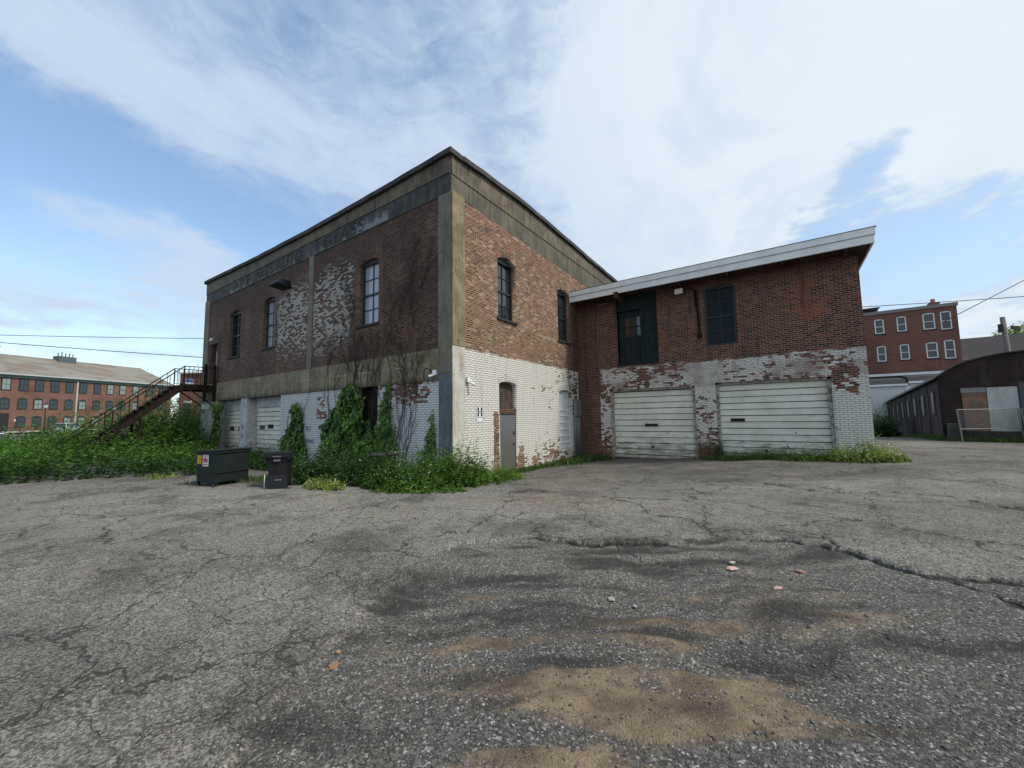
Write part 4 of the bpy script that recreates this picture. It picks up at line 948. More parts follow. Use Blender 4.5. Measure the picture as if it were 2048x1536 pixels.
shrub('weed_clump', 'bright creeping weeds sprawling from the corner toward the grey door', 'weeds', -7.0, 8.9, .75, 1.5, .62, 560, 14, .065, L_BRI, hfun=lambda x, y: np.clip(1.2-(y-7.6)*.25, .3, 1.2))
shrub('weed_clump', 'low trailing greens along the pavement in front of the corner bush', 'weeds', -7.35, 6.55, 1.2, .45, .35, 420, 12, .06, L_BRI, rot=.55)
# grassy strips
def grass(name, label, pts, width, h, n, m=GRASSM, cat='grass', kind=None, flat=False):
    P0 = np.array(pts); seg = rng.integers(0, len(P0)-1, n); t = rng.uniform(0, 1, n)[:, None]
    q = P0[seg]*(1-t)+P0[seg+1]*t+rng.normal(size=(n, 2))*width
    base = np.stack([q[:, 0], q[:, 1], ground_z(q[:, 0], q[:, 1])+.0], -1)
    dl = unit(n, 2.2 if not flat else .8); dl[:, 2] = np.abs(dl[:, 2]); nn = unit(n)
    V, Fq = leaves(base, dl, nn, h*rng.uniform(.4, 1.2, n), .12, .05)
    o = npmesh(name, V, Fq, m, attrs=dict(tone=np.repeat(rng.uniform(0, 1, n), 4)))
    return tag(o, label, cat, kind='stuff')
grass('grass_strip', 'grass and low weeds growing along the foot of the side wall past the grey door', [(-7.75, 9.6), (-7.75, 12), (-7.7, 15), (-7.5, 17.0)], .14, .22, 2600)
grass('grass_tuft', 'thicker green grass in the inner corner by the grey conduits', [(-7.6, 14), (-7.3, 16.6), (-6.9, 17.1)], .22, .28, 2600)
grass('grass_patch', 'thin yellowish grass patch on the gravel before the left roller door', [(-2.7, 10.8), (-2.0, 11.6), (-1.5, 12.1)], .22, .05, 2400, L_YEL, flat=True)
grass('grass_strip', 'grass fringe below the right roller door', [(-2.6, 17.0), (0, 16.7), (2.2, 16.6)], .16, .22, 3000)
grass('grass_patch', 'grass under and around the green dumpster', [(-13.6, 4.2), (-13.0, 5.2), (-12.2, 5.6), (-11.4, 5.6)], .35, .13, 3200)
shrub('weed_clump', 'dark weeds growing along the foot of the right roller door', 'weeds', -.1, 16.9, 2.2, .4, .62, 520, 12, .07, L_MID)
shrub('weed_clump', 'bright bushy weeds with pale flowers at the right end of the garage wing', 'weeds', 2.1, 16.5, .95, .7, .72, 620, 16, .06, L_YEL, flowers=90, fcol=(.42, .45, .25))
shrub('weed_clump', 'green sprig climbing the brick pier between the two roller doors', 'weeds', -2.12, 17.2, .2, .14, 1.3, 40, 20, .06, L_MID, spread=.12)
shrub('weed_clump', 'small weeds at the left foot of the left roller door', 'weeds', -6.95, 17.05, .4, .25, .5, 70, 12, .06, L_DARK)
# ivy on the wall
def ivy(name, label, poly, n, size, y, thick=.25, m=L_IVY, cat='ivy', top=.0):
    poly = np.array(poly); x0, z0 = poly.min(0); x1, z1 = poly.max(0); out = []
    def inside(a, b):
        c = np.zeros(len(a), bool); j = len(poly)-1
        for i in range(len(poly)):
            xi, zi = poly[i]; xj, zj = poly[j]
            k = ((zi > b) != (zj > b)) & (a < (xj-xi)*(b-zi)/(zj-zi+1e-9)+xi); c ^= k; j = i
        return c
    t = thing(name, label, cat, ((x0+x1)/2, y, z0))
    a = rng.uniform(x0-.2, x1+.2, n*4); b = rng.uniform(z0, z1+.1, n*4)
    wa = a+(fbm(a*2, b*2, 3, 41)-.5)*.5+rng.normal(size=len(a))*.05; wb = b+(fbm(a*2, b*2, 3, 43)-.5)*.5+rng.normal(size=len(a))*.05
    k = inside(wa, wb); a, b = a[k][:n], b[k][:n]; n = len(a)
    lump = fbm(a*2.6, b*2.6, 3, 77)
    yy = y-.02-thick*np.clip(lump*1.6-.3, .05, 1)*rng.uniform(.3, 1, n)
    base = np.stack([a, yy, b], -1)
    dl = np.stack([rng.normal(size=n)*.5, -.35+rng.normal(size=n)*.2, -1+rng.normal(size=n)*.35], -1)
    nn = np.stack([rng.normal(size=n)*.35, -1+rng.normal(size=n)*.2, .65+rng.normal(size=n)*.35], -1)
    V, Fq = leaves(base, dl, nn, size*rng.uniform(.6, 1.25, n), .95, .12)
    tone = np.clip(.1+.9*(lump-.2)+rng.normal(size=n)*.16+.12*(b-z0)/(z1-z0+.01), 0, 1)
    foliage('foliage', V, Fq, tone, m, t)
    mb = MB()
    for i in range(max(3, n//400)):
        xs = random.uniform(x0+.1, x1-.1); zt = random.uniform(z0+(z1-z0)*.5, z1)
        mb.tube([(xs+.06*math.sin(q*2.1+i), y-.02, z0+(zt-z0)*q/6) for q in range(7)], .012, 4, False)
    tag(mb.build('stems', VINEM, t, fix=False), kind='stuff')
    return t
ivy('ivy', 'narrow pointed column of ivy right of the garage doors', [(-18.5, -.1), (-16.2, -.1), (-16.55, 1.2), (-16.75, 2.2), (-17.0, 2.75), (-17.35, 2.3), (-17.75, 1.5), (-18.3, .8)], 2600, .13, WY0)
ivy('ivy', 'widest thick mass of ivy climbing beside the dark doorway', [(-15.0, -.2), (-11.6, -.2), (-11.75, 1.2), (-12.35, 1.7), (-12.3, 2.5), (-12.75, 2.9), (-13.1, 3.15), (-13.7, 2.7), (-14.3, 2.1), (-14.75, 1.3)], 6500, .13, WY0, .42)
ivy('ivy', 'thin straggly ivy strip between dark doorway and bare vine stems', [(-11.75, -.1), (-10.6, -.1), (-10.75, 1.5), (-10.95, 2.9), (-11.15, 2.95), (-11.3, 2.0), (-11.7, 1.2)], 1500, .10, WY0, .2)
ivy('ivy', 'small ivy shoot leaning up the white wall near the grey corner pier', [(-9.5, .0), (-8.75, .0), (-8.72, 1.0), (-8.72, 1.95), (-8.85, 1.95), (-8.92, 1.2), (-9.2, .7)], 420, .09, WY0, .12)
ivy('ivy', 'ivy hanging over the left edge of the far garage opening', [(-26.9, -.1), (-25.3, -.1), (-25.0, 1.0), (-25.35, 1.7), (-25.2, 2.3), (-24.9, 2.75), (-26.1, 2.75), (-25.9, 2.1), (-26.2, 1.4), (-26.8, .7)], 1000, .16, WY0-.04, .3)
# bare vine stems up the long wall
def vines():
    mb = MB(); rr_ = random.Random(5)
    def grow(x, z, dirx, length, r, depth, spread):
        pts = [(x, WY0-.03, z)]; a = dirx
        n = int(length/.13)
        for i in range(n):
            a += rr_.uniform(-.22, .22); a *= .93
            x += .13*math.sin(a); z += .13*math.cos(a)
            if z > 8.6 or (-13.0 < x < -11.5 and 5.05 < z < 7.8): break
            yv = WY0-.03-(.025 if 2.85 < z < 3.95 else 0)
            pts.append((x, yv-rr_.uniform(0, .02), z))
            if depth and rr_.random() < .17: grow(x, z, a+rr_.choice((-1, 1))*rr_.uniform(.3, .8), length*rr_.uniform(.25, .6), r*.6, depth-1, spread)
        if len(pts) > 2: mb.tube(pts, [r*(1-.8*i/len(pts)) for i in range(len(pts))], 4, False)
    for x, z, a, l, r in [(-13.1, 2.6, .05, 4.2, .016), (-12.9, 2.7, .0, 5, .018), (-12.7, 2.8, .12, 4.6, .016), (-12.5, 2.8, -.05, 3.8, .014), (-12.2, 2.9, .1, 4.2, .014), (-11.9, 2.9, -.1, 5.2, .016),
                          (-10.75, .2, -.02, 6.5, .018), (-10.6, .2, .03, 6.2, .02), (-10.45, .3, .0, 5.5, .016), (-10.3, .2, .08, 3.4, .016), (-10.2, .1, .15, 4.4, .018), (-11.0, 2.5, .05, 5.2, .014), (-10.0, 1.5, .3, 3.0, .012), (-14.2, 2.2, .0, 3.2, .012), (-14.6, 2.0, -.1, 2.8, .01), (-15.0, 2.6, .0, 3.0, .01), (-16.6, 2.0, .1, 2.6, .012), (-9.7, 2.2, .35, 2.4, .01), (-13.4, 3.0, -.1, 4.5, .014), (-11.5, 3, .1, 5.4, .014)]:
        grow(x, z, a, l, r, 3, 1)
    return mb.build('bare_vine', VINEM, None, fix=False)
tag(vines(), 'leafless brown vine stems spreading up the long brick wall above the ivy', 'vine')

# overgrowth on the left
def front_line(x):   # y of the front edge of the undergrowth at x
    return np.interp(x, [-40, -19, -18.5, -17.5, -16, -15.2, -14.2, -13.3], [-6, -1, .9, 2.7, 3.85, 4.55, 5.0, 5.3])
def over_h(x, y):
    k = sstep(-x, 23.0, 28.5)
    return .78+.12*sstep(-y, -2.5, -1)*sstep(-x, 17, 20)+k*(.12+.30*np.clip(y-.8, 0, 9))
def overgrowth(n, per, size, m, name, label, cond, hs=1.0, spread=.45, kind='stuff', cat='undergrowth'):
    x = rng.uniform(-36, -13, n*6); y = rng.uniform(-6, 10, n*6)
    fr_ = front_line(x)+(fbm(x*.9, y*.9, 3, 91)-.5)*.8
    k = (y > fr_) & (y < .322*np.abs(x)-.15) & cond(x, y); x, y = x[k][:n], y[k][:n]
    h = over_h(x, y)*hs*(.55+.85*fbm(x*1.3, y*1.3, 3, 17))*rng.uniform(.7, 1.08, len(x))*(.35+.65*sstep(y-front_line(x), 0, .9))
    base = np.stack([x, y, ground_z(x, y)-.03], -1)
    V, Fq, tone = shoots(base, h, per, size, spread, start=.15)
    o = npmesh(name, V, Fq, m, attrs=dict(tone=np.repeat(tone, 4)))
    return tag(o, label, cat, kind=kind)
overgrowth(1900, 20, .10, L_DARK, 'undergrowth', 'dense dark green weeds covering the ground along the lot edge below the stairs', lambda x, y: (y-front_line(x) < 3.2))
overgrowth(1700, 26, .15, L_MID, 'undergrowth', 'tall mass of green brambles behind the dark weeds and under the staircase', lambda x, y: (y-front_line(x) > 2.2), 1.22, .5)
shrub('shrub', 'bright green spreading shrub on the rise behind the staircase legs', 'shrub', -30.5, 8.3, 3.4, 2.0, 3.3, 760, 26, .17, L_BRI, spread=.5)
shrub('shrub', 'bright leafy bramble bush beyond the lower stair rail near the parked silver car', 'shrub', -31, 4.2, 3.2, 1.5, 1.6, 560, 22, .15, L_BRI, spread=.5, flowers=120)
shrub('shrub', 'bright topped bramble bush at the left edge in front of the white car', 'shrub', -26.5, 1.6, 3.2, 1.1, .95, 520, 20, .13, L_BRI, spread=.5)
shrub('dark_shrub', 'dark rounded shrub beneath the stair landing by the warehouse edge', 'shrub', -40, 12.6, 1.4, 1.2, 4.0, 200, 26, .2, L_DARK, spread=.4)
grass('pulled_weeds', 'heap of wilted yellow weeds lying at the lot edge below the stairs', [(-16.0, 3.6), (-15.6, 3.95)], .14, .2, 260, L_YEL, 'weeds', flat=True)

# ================================================================ DUMPSTER AND CART
DG = mat('dumpster_green', lambda g: {'Base Color': g.mix(g.ss(g.noise(g.pos(), 5, 6, .75), .56, .72), g.mix(g.noise(g.pos(), 2, 3, .6), (.006, .012, .011), (.014, .021, .02)), (.04, .026, .018)), 'Normal': g.bump(g.noise(g.pos(), 3, 3, .5), .5, .04)}, rough=.6, spec=.25)
rzd = math.atan2(.20, .77)
dm = thing('dumpster', 'dark green metal dumpster with yellow and white stickers standing in the grass', 'dumpster', (-12.81, 4.39, gz(-12.81, 4.39)), rzd)
def lb(mb, name, m, parent, bevel=0, smooth=False):
    o = mb.build(name, m, None, bevel, smooth); o.parent = parent; return o
# local: x along short face, y into depth
b1_ = MB(); W2, D2, zb, zt_ = .40, .45, .14, .93
b1_.hexa([(-W2+.04, -D2+.0, zb), (W2-.04, -D2+.0, zb), (W2-.04, D2, zb), (-W2+.04, D2, zb), (-W2, -D2-.0, zt_), (W2, -D2-.0, zt_), (W2, D2, zt_), (-W2, D2, zt_)])
body = lb(b1_, 'body', DG, dm, .008)
rb_ = MB()
for zz in (.38,): rb_.box(-W2-.0, W2-.0, -D2-.02, -D2-.002, zz, zz+.02).box(W2-.03, W2+.0, -D2, D2, zz, zz+.02)
rb_.box(-W2-.03, W2+.03, -D2-.03, D2+.03, zt_-.03, zt_+.015); lb(rb_, 'rim', DG, dm, .005)
ld_ = MB().hexa([(-W2-.12, -D2-.05, zt_+.0), (W2+.05, -D2-.05, zt_+.03), (W2+.05, D2+.06, zt_+.03), (-W2-.12, D2+.06, zt_+.0), (-W2-.12, -D2-.05, zt_+.025), (W2+.05, -D2-.05, zt_+.07), (W2+.05, D2+.06, zt_+.07), (-W2-.12, D2+.06, zt_+.025)])
lb(ld_, 'lid', mat('black_plastic', lambda g: {'Base Color': g.mix(g.noise(g.pos(), 5, 4, .6), (.007, .0075, .009), (.016, .017, .019))}, rough=.6, spec=.25), dm, .01)
for x, y in ((-.33, -.42), (.33, -.42), (-.33, .42), (.33, .42)):
    c_ = lb(MB().tube([(x-.03, y, .06), (x+.03, y, .06)], .06, 12), 'caster', SILL, dm); k_ = MB().box(x-.04, x+.04, y-.03, y+.03, .07, .15).build('caster_fork', RUST, None); k_.parent = c_
def sticker(x0, x1, z0, z1, c, nm='sticker', marks=None):
    s = lb(MB().quad((x0, -D2-.006, z0), (x1, -D2-.006, z0), (x1, -D2-.006, z1), (x0, -D2-.006, z1)), nm, mat('sticker_%s' % nm, color=c, rough=.5), dm)
    if marks: mk = MB()
    if marks:
        for a0, a1, c0, c1 in marks: mk.quad((a0, -D2-.0095, c0), (a1, -D2-.0095, c0), (a1, -D2-.0095, c1), (a0, -D2-.0095, c1))
        o = mk.build('sticker_marks', mat('sticker_red', color=(.42, .05, .05)), None); o.parent = s
sticker(-.36, -.19, .62, .85, (.55, .33, .03), 'yellow_sticker', [(-.34, -.21, .73, .745), (-.34, -.22, .78, .79), (-.34, -.23, .66, .67)])
sticker(-.14, .10, .56, .86, (.62, .58, .58), 'white_sticker', [(-.1, -.04, .66, .78), (-.03, .0, .68, .8), (.01, .06, .66, .76), (-.11, .07, .6, .62), (-.1, .06, .82, .835)])
# wheeled cart, tipped forward onto its handle side
BP = MATS['black_plastic']
ct = thing('wheeled_trash_cart', 'black plastic wheeled trash cart with folded lid beside the dumpster', 'trash cart', (-10.95, 5.02, gz(-10.95, 5.02)), R(50))
ct.scale = (.8, .8, .9)
c1 = MB().hexa([(-.24, -.22, .0), (.24, -.22, .0), (.25, .26, .02), (-.25, .26, .02), (-.30, -.30, .98), (.30, -.30, .98), (.30, .34, .98), (-.30, .34, .98)])
lb(c1, 'body', BP, ct, .03)
lb(MB().box(-.34, .34, -.37, .38, .97, 1.03).box(-.33, .33, -.38, -.30, .88, .97).box(-.36, -.3, -.35, .1, .82, 1.0).box(.3, .36, -.35, .1, .82, 1.0), 'lid', BP, ct, .02)
lb(MB().hexa([(-.31, -.40, .0), (.31, -.40, .0), (.31, -.22, .0), (-.31, -.22, .0), (-.29, -.34, .36), (.29, -.34, .36), (.29, -.22, .40), (-.29, -.22, .40)]).box(-.2, .45, -.52, -.36, .0, .035), 'base_step', BP, ct, .015)
lb(MB().box(-.12, .12, -.392, -.375, .90, .93).box(-.1, .1, -.36, -.33, .78, .84), 'handle', mat('grey_plastic', color=(.12, .12, .13), rough=.5), ct, .005)
mk = MB()
for i in range(3): mk.box(-.03+i*.07, .0+i*.07, -.385, -.37, .25, .275)
lb(mk, 'embossed_mark', mat('pale_mark', color=(.35, .35, .36)), ct)
for x in (-.33, .31): lb(MB().tube([(x, .2, .12), (x+.05, .2, .12)], .12, 16), 'wheel', SILL, ct)
lb(MB().box(-.36, -.345, -.3, -.26, .0, .42), 'white_strip', WHITEM, ct)

# ================================================================ LEFT BACKGROUND
def simple_brick(name, c1, c2, mort, dirt=.4):
    def f(g):
        p = g.pos(); x, y, z = g.sep(p)
        U, zz, mo, idv, d = brick_core(g, p)
        r1 = g.white(idv); b = g.mix(r1, c1, c2); b = g.mix(mo*.6, b, mort)
        b = g.mix(g.ss(g.noise(p, .25, 6, .65), .42, .7)*dirt, b, tuple(q*.45 for q in c1))
        b = g.mix(g.ss(g.noise(p, 1.3, 5, .7), .52, .75)*.35, b, tuple(min(1, q*1.5) for q in c2))
        return {'Base Color': b}
    return mat(name, f)
MILLB = simple_brick('mill_brick', (.095, .04, .033), (.195, .083, .062), (.26, .19, .16), .5)
MILLR = mat('slate_roof', lambda g: {'Base Color': g.mix(g.ss(g.noise(g.vmul(g.pos(), (.6, .25, 1.2)), .7, 6, .65), .4, .62), (.215, .21, .185), (.17, .14, .115)), 'Normal': g.bump(g.noise(g.pos(), 3, 4, .6), .4, .05)}, rough=.85)
MTRIM = mat('green_trim', color=(.05, .11, .10), rough=.5)
MGUT = mat('pale_gutter', color=(.42, .46, .46), rough=.5)
az_ = R(-23.3); du = Vector((math.sin(az_), math.cos(az_), 0)); dn = Vector((du.y, -du.x, 0))   # along the front, toward the camera side
s_ = 80/95.; org = Vector((-147.272*s_, 13.914*s_, 0))
ml = thing('mill_building', 'long three storey red brick mill with slate roof and rows of dark windows', 'mill building', org)
def mp(u, w, z): q = org+du*u+dn*w; return (q.x, q.y, z)      # w positive = toward the viewer
def mbox(mb, u0, u1, w0, w1, z0, z1): mb.hexa([mp(u0, w0, z0), mp(u1, w0, z0), mp(u1, w1, z0), mp(u0, w1, z0), mp(u0, w0, z1), mp(u1, w0, z1), mp(u1, w1, z1), mp(u0, w1, z1)]); return mb
U0, U1 = -20., 27.8*s_; ZB, ZE = -.2, 1.75+(13.38-1.75)*s_; ZR = 1.75+(17.8-1.75)*s_
mbox(MB(), U0, U1, -12, 0, ZB, ZE).build('wall', MILLB, ml)
ridge = -8.
rf = MB().quad(mp(U0-.3, .5, ZE-.05), mp(U1+.3, .5, ZE-.05), mp(U1+.3-2.6, ridge, ZR+.9), mp(U0-.3, ridge, ZR+.9)).quad(mp(U0-.3, .5, ZE-.3), mp(U1+.3, .5, ZE-.3), mp(U1+.3, .5, ZE-.05), mp(U0-.3, .5, ZE-.05)).quad(mp(U1+.3, .5, ZE-.05), mp(U1+.3, -16, ZE-.05), mp(U1+.3-2.6, ridge, ZR+.9)).quad(mp(U0-.3, ridge, ZR+.9), mp(U1+.3-2.6, ridge, ZR+.9), mp(U1+.3, -16.5, ZE-.05), mp(U0-.3, -16.5, ZE-.05))
rfo = rf.build('roof', MILLR, ml, fix=False)
mbox(mbox(MB(), U0, U1+.35, .51, .68, ZE-.22, ZE+.02), U0, U1+.3, .3, .5, ZE-.32, ZE-.302).build('gutter', MGUT, ml)
mbox(MB(), U0, U1+.3, .002, .3, ZE-.75, ZE-.32).build('eave_trim', MTRIM, ml)
WU = [-7.9, -5.1, -2.45, .3, 3.1, 5.79, 8.73, 11.6, 14.52, 17.73, 21.2, 24.6]
WU = [-13.6, -10.8]+WU
rows = [(10.9, 2.6, 0), (6.55, 2.45, .3), (2.35, 2.45, .3)]
GL2 = mat('far_glass', glassf((.015, .022, .03), (.045, .06, .075)), rough=.15, spec=.6)  # blue of a reflected sky put into the dark glass colour
GL3 = mat('far_glass_pale', glassf((.16, .20, .20), (.26, .30, .30)), rough=.15, spec=.6)
MFR = mat('mill_window_frame', color=(.018, .03, .028), rough=.6)
for ri, (zc, h, rs) in enumerate(rows):
    for ui, uu in enumerate(WU):
        if ri == 2 and ui == 2: continue
        u = uu*s_; hw = .72*s_*.95; z0 = 1.75+(zc-h/2-1.75)*s_; z1 = 1.75+(zc+h/2-1.75)*s_
        f = MB(); pr = arch(u-hw-.1, u+hw+.1, z0-.1, z1+.12, max(rs, .02), 6)
        n0 = len(f.v); k = len(pr); f.v += [mp(a, .0, b) for a, b in pr]+[mp(a, .06, b) for a, b in pr]
        f.f.append(tuple(range(n0+k, n0+2*k))); f.f += [(n0+i, n0+(i+1) % k, n0+k+(i+1) % k, n0+k+i) for i in range(k)]
        fo = f.build('window', MFR, ml)
        pn = MB(); zt2 = z1-rs*.8
        for a0, a1 in ((u-hw+.07, u-.03), (u+.03, u+hw-.07)):
            for c0, c1_ in ((z0+.08, (z0+zt2)/2-.05), ((z0+zt2)/2+.05, zt2-.06)): mbox(pn, a0, a1, .061, .075, c0, c1_)
        pn.build('pane', GL3 if ((ui*7+ri*3) % 5 in (0, 2) and ui > 6) or (ui*5+ri*11) % 7 == 3 else GL2, fo)
# entrance, drain pipes, dormer and roof unit
mbox(MB(), -7.95*s_-.75, -7.95*s_+.75, .0, .09, .3, 3.9).build('door', mat('dark_door', color=(.02, .022, .022)), ml)
mbox(MB(), 4.55*s_-.09, 4.55*s_+.09, .0, .2, .2, ZE-.3).build('downpipe', MGUT, ml)
mbox(MB(), U1-.35, U1-.15, .0, .2, .2, ZE-.3).build('downpipe', MGUT, ml)
mbox(MB(), U0, -6.3*s_, ridge-1.5, ridge+2.2, ZR-.3, ZR+1.9).build('dormer', mat('lead_grey', color=(.09, .11, .115), rough=.6), ml)
dw = MB()
for k in range(5): mbox(dw, -6.6*s_-1.6-k*1.9, -6.6*s_-.2-k*1.9, ridge+2.201, ridge+2.25, ZR+.55, ZR+1.35)
dw.build('dormer_window', GL2, ml)
mbox(MB(), U0, -6.1*s_, ridge-1.6, ridge+2.5, ZR+1.901, ZR+2.05).build('dormer_roof', MATS['lead_grey'], ml)
vu = mbox(MB(), 5.0*s_, 8.6*s_, ridge-.5, ridge+1.3, ZR+.1, ZR+1.6)
vuo = vu.build('rooftop_unit', MATS['lead_grey'], ml)
vp = MB()
for k in range(5): u = (5.4+k*.75)*s_; vp.tube([mp(u, ridge+.4, ZR+1.5), mp(u, ridge+.4, ZR+2.4+.2*(k % 2))], .09, 6)
vp.build('vent_pipe', MATS['lead_grey'], vuo)
mbox(MB(), -6.15*s_, -5.4*s_, .0, .05, 2.35, 2.75).build('wall_plaque', mat('plaque', color=(.6, .5, .47)), ml)
# small brick building with blue sign
SB = Vector((-75.98, 19.8, 0)); sd_ = Vector((2.49, 1.7, 0)).normalized(); sn = Vector((sd_.y, -sd_.x, 0))
sb = thing('small_brick_building', 'low dark red brick building with blue and white sign seen behind the stair landing', 'brick building', SB)
def sp3(u, w, z): q = SB+sd_*u+sn*w; return (q.x, q.y, z)
def sbx(mb, u0, u1, w0, w1, z0, z1): return mb.hexa([sp3(u0, w0, z0), sp3(u1, w0, z0), sp3(u1, w1, z0), sp3(u0, w1, z0), sp3(u0, w0, z1), sp3(u1, w0, z1), sp3(u1, w1, z1), sp3(u0, w1, z1)])
sbx(MB(), 0, 9, -10, 0, -.3, 9.2).build('wall', simple_brick('dark_red_brick', (.10, .03, .025), (.19, .06, .045), (.2, .13, .11)), sb)
sbx(MB(), -.2, 9.2, -10.2, .25, 9.2, 9.45).build('cornice', WHITEM, sb)
sbx(MB(), .9, 2.1, .0, .08, 6.9, 8.3).build('sign_panel', mat('sign_pale', color=(.5, .55, .62)), sb)
sbx(MB(), .95, 2.05, .081, .1, 7.9, 8.25).box(0, 0, 0, 0, 0, 0).build('sign_stripe', mat('sign_blue', color=(.05, .1, .4)), sb) if False else sbx(MB(), .95, 2.05, .081, .1, 7.9, 8.25).build('sign_stripe', mat('sign_blue', color=(.05, .1, .4)), sb)
sbx(MB(), .9, 1.9, .0, .08, 2.0, 4.6).build('window', MFR, sb); sbx(MB(), .8, 2.0, .0, .1, 4.62, 4.95).build('lintel', CCORN, sb)

# street lamps
def street_lamp(loc, label, h=4.7):
    t = thing('street_lamp', label, 'street lamp', loc, 0, 'lantern street lamps before the mill')
    x, y, z = loc
    MB().tube([(x, y, z-.1), (x, y, z+.25), (x, y, z+.5), (x, y, z+h-.7)], [.22, .2, .09, .06], 8).build('pole', SILL, t)
    MB().tube([(x, y, z+h-.7), (x, y, z+h-.6), (x, y, z+h-.15)], [.1, .2, .27], 8).build('lantern', mat('lamp_glass', color=(.55, .56, .52), rough=.3), t)
    MB().tube([(x, y, z+h-.15), (x, y, z+h), (x, y, z+h+.22)], [.32, .2, .03], 8).build('lamp_cap', SILL, t)
    return t
street_lamp((-90.5, 8.0, .1), 'black lantern street lamp standing beside the silver parked car')
street_lamp((-105.9, 17.8, .2), 'lantern street lamp showing just above the stair rails')

# parked cars
def car(loc, rz, label, color, L=4.6, Wd=1.8, H=1.5, cab=(.22, .86), name='parked_car', suv=False):
    t = thing(name, label, 'car', loc, rz, 'cars parked before the mill')
    cm = mat('car_paint_'+name+str(int(color[0]*999)), color=color, rough=.3, metal=.3, spec=.5)
    zs = .28; bl = H*.60
    def sec(xf):   # half width factor along the length
        return 1-.10*abs(2*xf-1)**4
    prof = [(0, .45), (.0, .62), (.02, bl*.93), (.18, bl*.98), (.5, bl*1.02), (.82, bl*1.0), (.97, bl*.9), (1, .6), (1, .45)]
    mb = MB(); xs = [0, .03, .1, .2, .35, .5, .65, .8, .9, .97, 1.0]
    def top(xf):
        p = [(0, bl*.72), (.04, bl*.84), (.2, bl*.93), (.3, bl*1.0), (.85, bl*1.03), (.96, bl*.98), (1, bl*.8)]
        return float(np.interp(xf, [a for a, b in p], [b for a, b in p]))
    ring = 8
    for xf in xs:
        w = Wd/2*sec(xf); zt = top(xf); x = (xf-.5)*L
        mb.v += [(x, -w*.96, zs), (x, -w, zs+.2), (x, -w, zt*.72), (x, -w*.9, zt), (x, w*.9, zt), (x, w, zt*.72), (x, w, zs+.2), (x, w*.96, zs)]
    for i in range(len(xs)-1):
        for j in range(ring): a = i*ring+j; b = i*ring+(j+1) % ring; mb.f.append((a, b, b+ring, a+ring))
    mb.f.append(tuple(range(ring))); mb.f.append(tuple(len(xs)*ring-ring+j for j in range(ring)))
    lb(mb, 'body', cm, t, 0, True)
    # cabin: glass with a painted roof over it
    c0, c1_ = cab; zt = H
    gx_ = [(c0, bl*.98), (c0+.17, zt-.06), (c1_-(.04 if suv else .14), zt-.06), (c1_, bl*1.0)]
    gl = MB()
    for (xf, zz) in gx_:
        w = Wd/2*(.88 if zz < zt-.1 else .70); gl.v += [((xf-.5)*L, -w, zz), ((xf-.5)*L, w, zz)]
    gl.f = [(0, 2, 4, 6), (1, 7, 5, 3), (0, 1, 3, 2), (2, 3, 5, 4), (4, 5, 7, 6), (0, 6, 7, 1)]
    cabn = lb(gl, 'window_glass', GL2, t)
    rf = MB(); xa, xb = (gx_[1][0]-.5)*L, (gx_[2][0]-.5)*L
    rf.hexa([(xa-.05, -Wd*.36, zt-.055), (xb+.05, -Wd*.36, zt-.055), (xb+.05, Wd*.36, zt-.055), (xa-.05, Wd*.36, zt-.055), (xa, -Wd*.32, zt+.01), (xb, -Wd*.32, zt+.01), (xb, Wd*.32, zt+.01), (xa, Wd*.32, zt+.01)])
    for s in (-1, 1):
        for xf0, z0_, xf1, z1_ in ((c0, bl, c0+.17, zt-.05), (c1_, bl, gx_[2][0], zt-.05), (.55, bl, .54, zt-.05)):
            rf.bar(((xf0-.5)*L, s*Wd/2*.885, z0_), ((xf1-.5)*L, s*Wd/2*.705, z1_), .06, .06)
    lb(rf, 'roof', cm, t)
    for xf in (.18, .81):
        for s in (-1, 1):
            w_ = lb(MB().tube([((xf-.5)*L, s*(Wd/2-.18), .32), ((xf-.5)*L, s*(Wd/2+.01), .32)], .33, 18), 'wheel', SILL, t)
            r = MB().tube([((xf-.5)*L, s*(Wd/2+.005), .32), ((xf-.5)*L, s*(Wd/2+.02), .32)], .2, 12).build('rim', GALV, None); r.parent = w_
    for s in (-1, 1):
        lb(MB().box(-L/2-.01, -L/2+.12, s*Wd*.36-.17, s*Wd*.36+.17, bl*.62, bl*.78), 'headlight', mat('lens_clear', color=(.6, .62, .65), rough=.15), t, .02)
        lb(MB().box(L/2-.1, L/2+.01, s*Wd*.37-.12, s*Wd*.37+.12, bl*.7, bl*.9), 'tail_light', mat('lens_red', color=(.3, .01, .01), rough=.2), t, .02)
    return t
car((-43.4, 1.2, -.28), R(155), 'white parked car at the left edge with only roof and windows above the bushes', (.62, .66, .66), H=1.46)
car((-75.5, 2.2, -.2), R(150), 'dark blue parked car behind the white car at the left edge', (.04, .06, .10), H=1.42)
car((-99.5, 11.6, .1), R(-38), 'silver parked suv beside the street lamp in front of the mill', (.42, .45, .50), H=1.75, suv=True, cab=(.2, .95))
# low rail and pale pavement behind the cars
rl = MB(); 
for k in range(9): q = Vector((-112, 4, .1))+du*(k*1.9-6); rl.box(q.x-.04, q.x+.04, q.y-.04, q.y+.04, .1, 1.25)
q0 = Vector((-112, 4, 0))+du*-6.2; q1 = Vector((-112, 4, 0))+du*9.4
rl.bar((q0.x, q0.y, 1.25), (q1.x, q1.y, 1.25), .06, .06)
tag(rl.build('hand_rail', SILL), 'thin dark metal rail along the pavement at the foot of the mill', 'railing')
PV = MB().quad(mp(-30, .3, .5), mp(40, .3, .5), mp(40, 16, .42), mp(-30, 16, .42)).build('pavement', mat('pale_pavement', color=(.34, .32, .29), rough=.9), None, fix=False); tag(PV, kind='structure')
MB_ = MB()

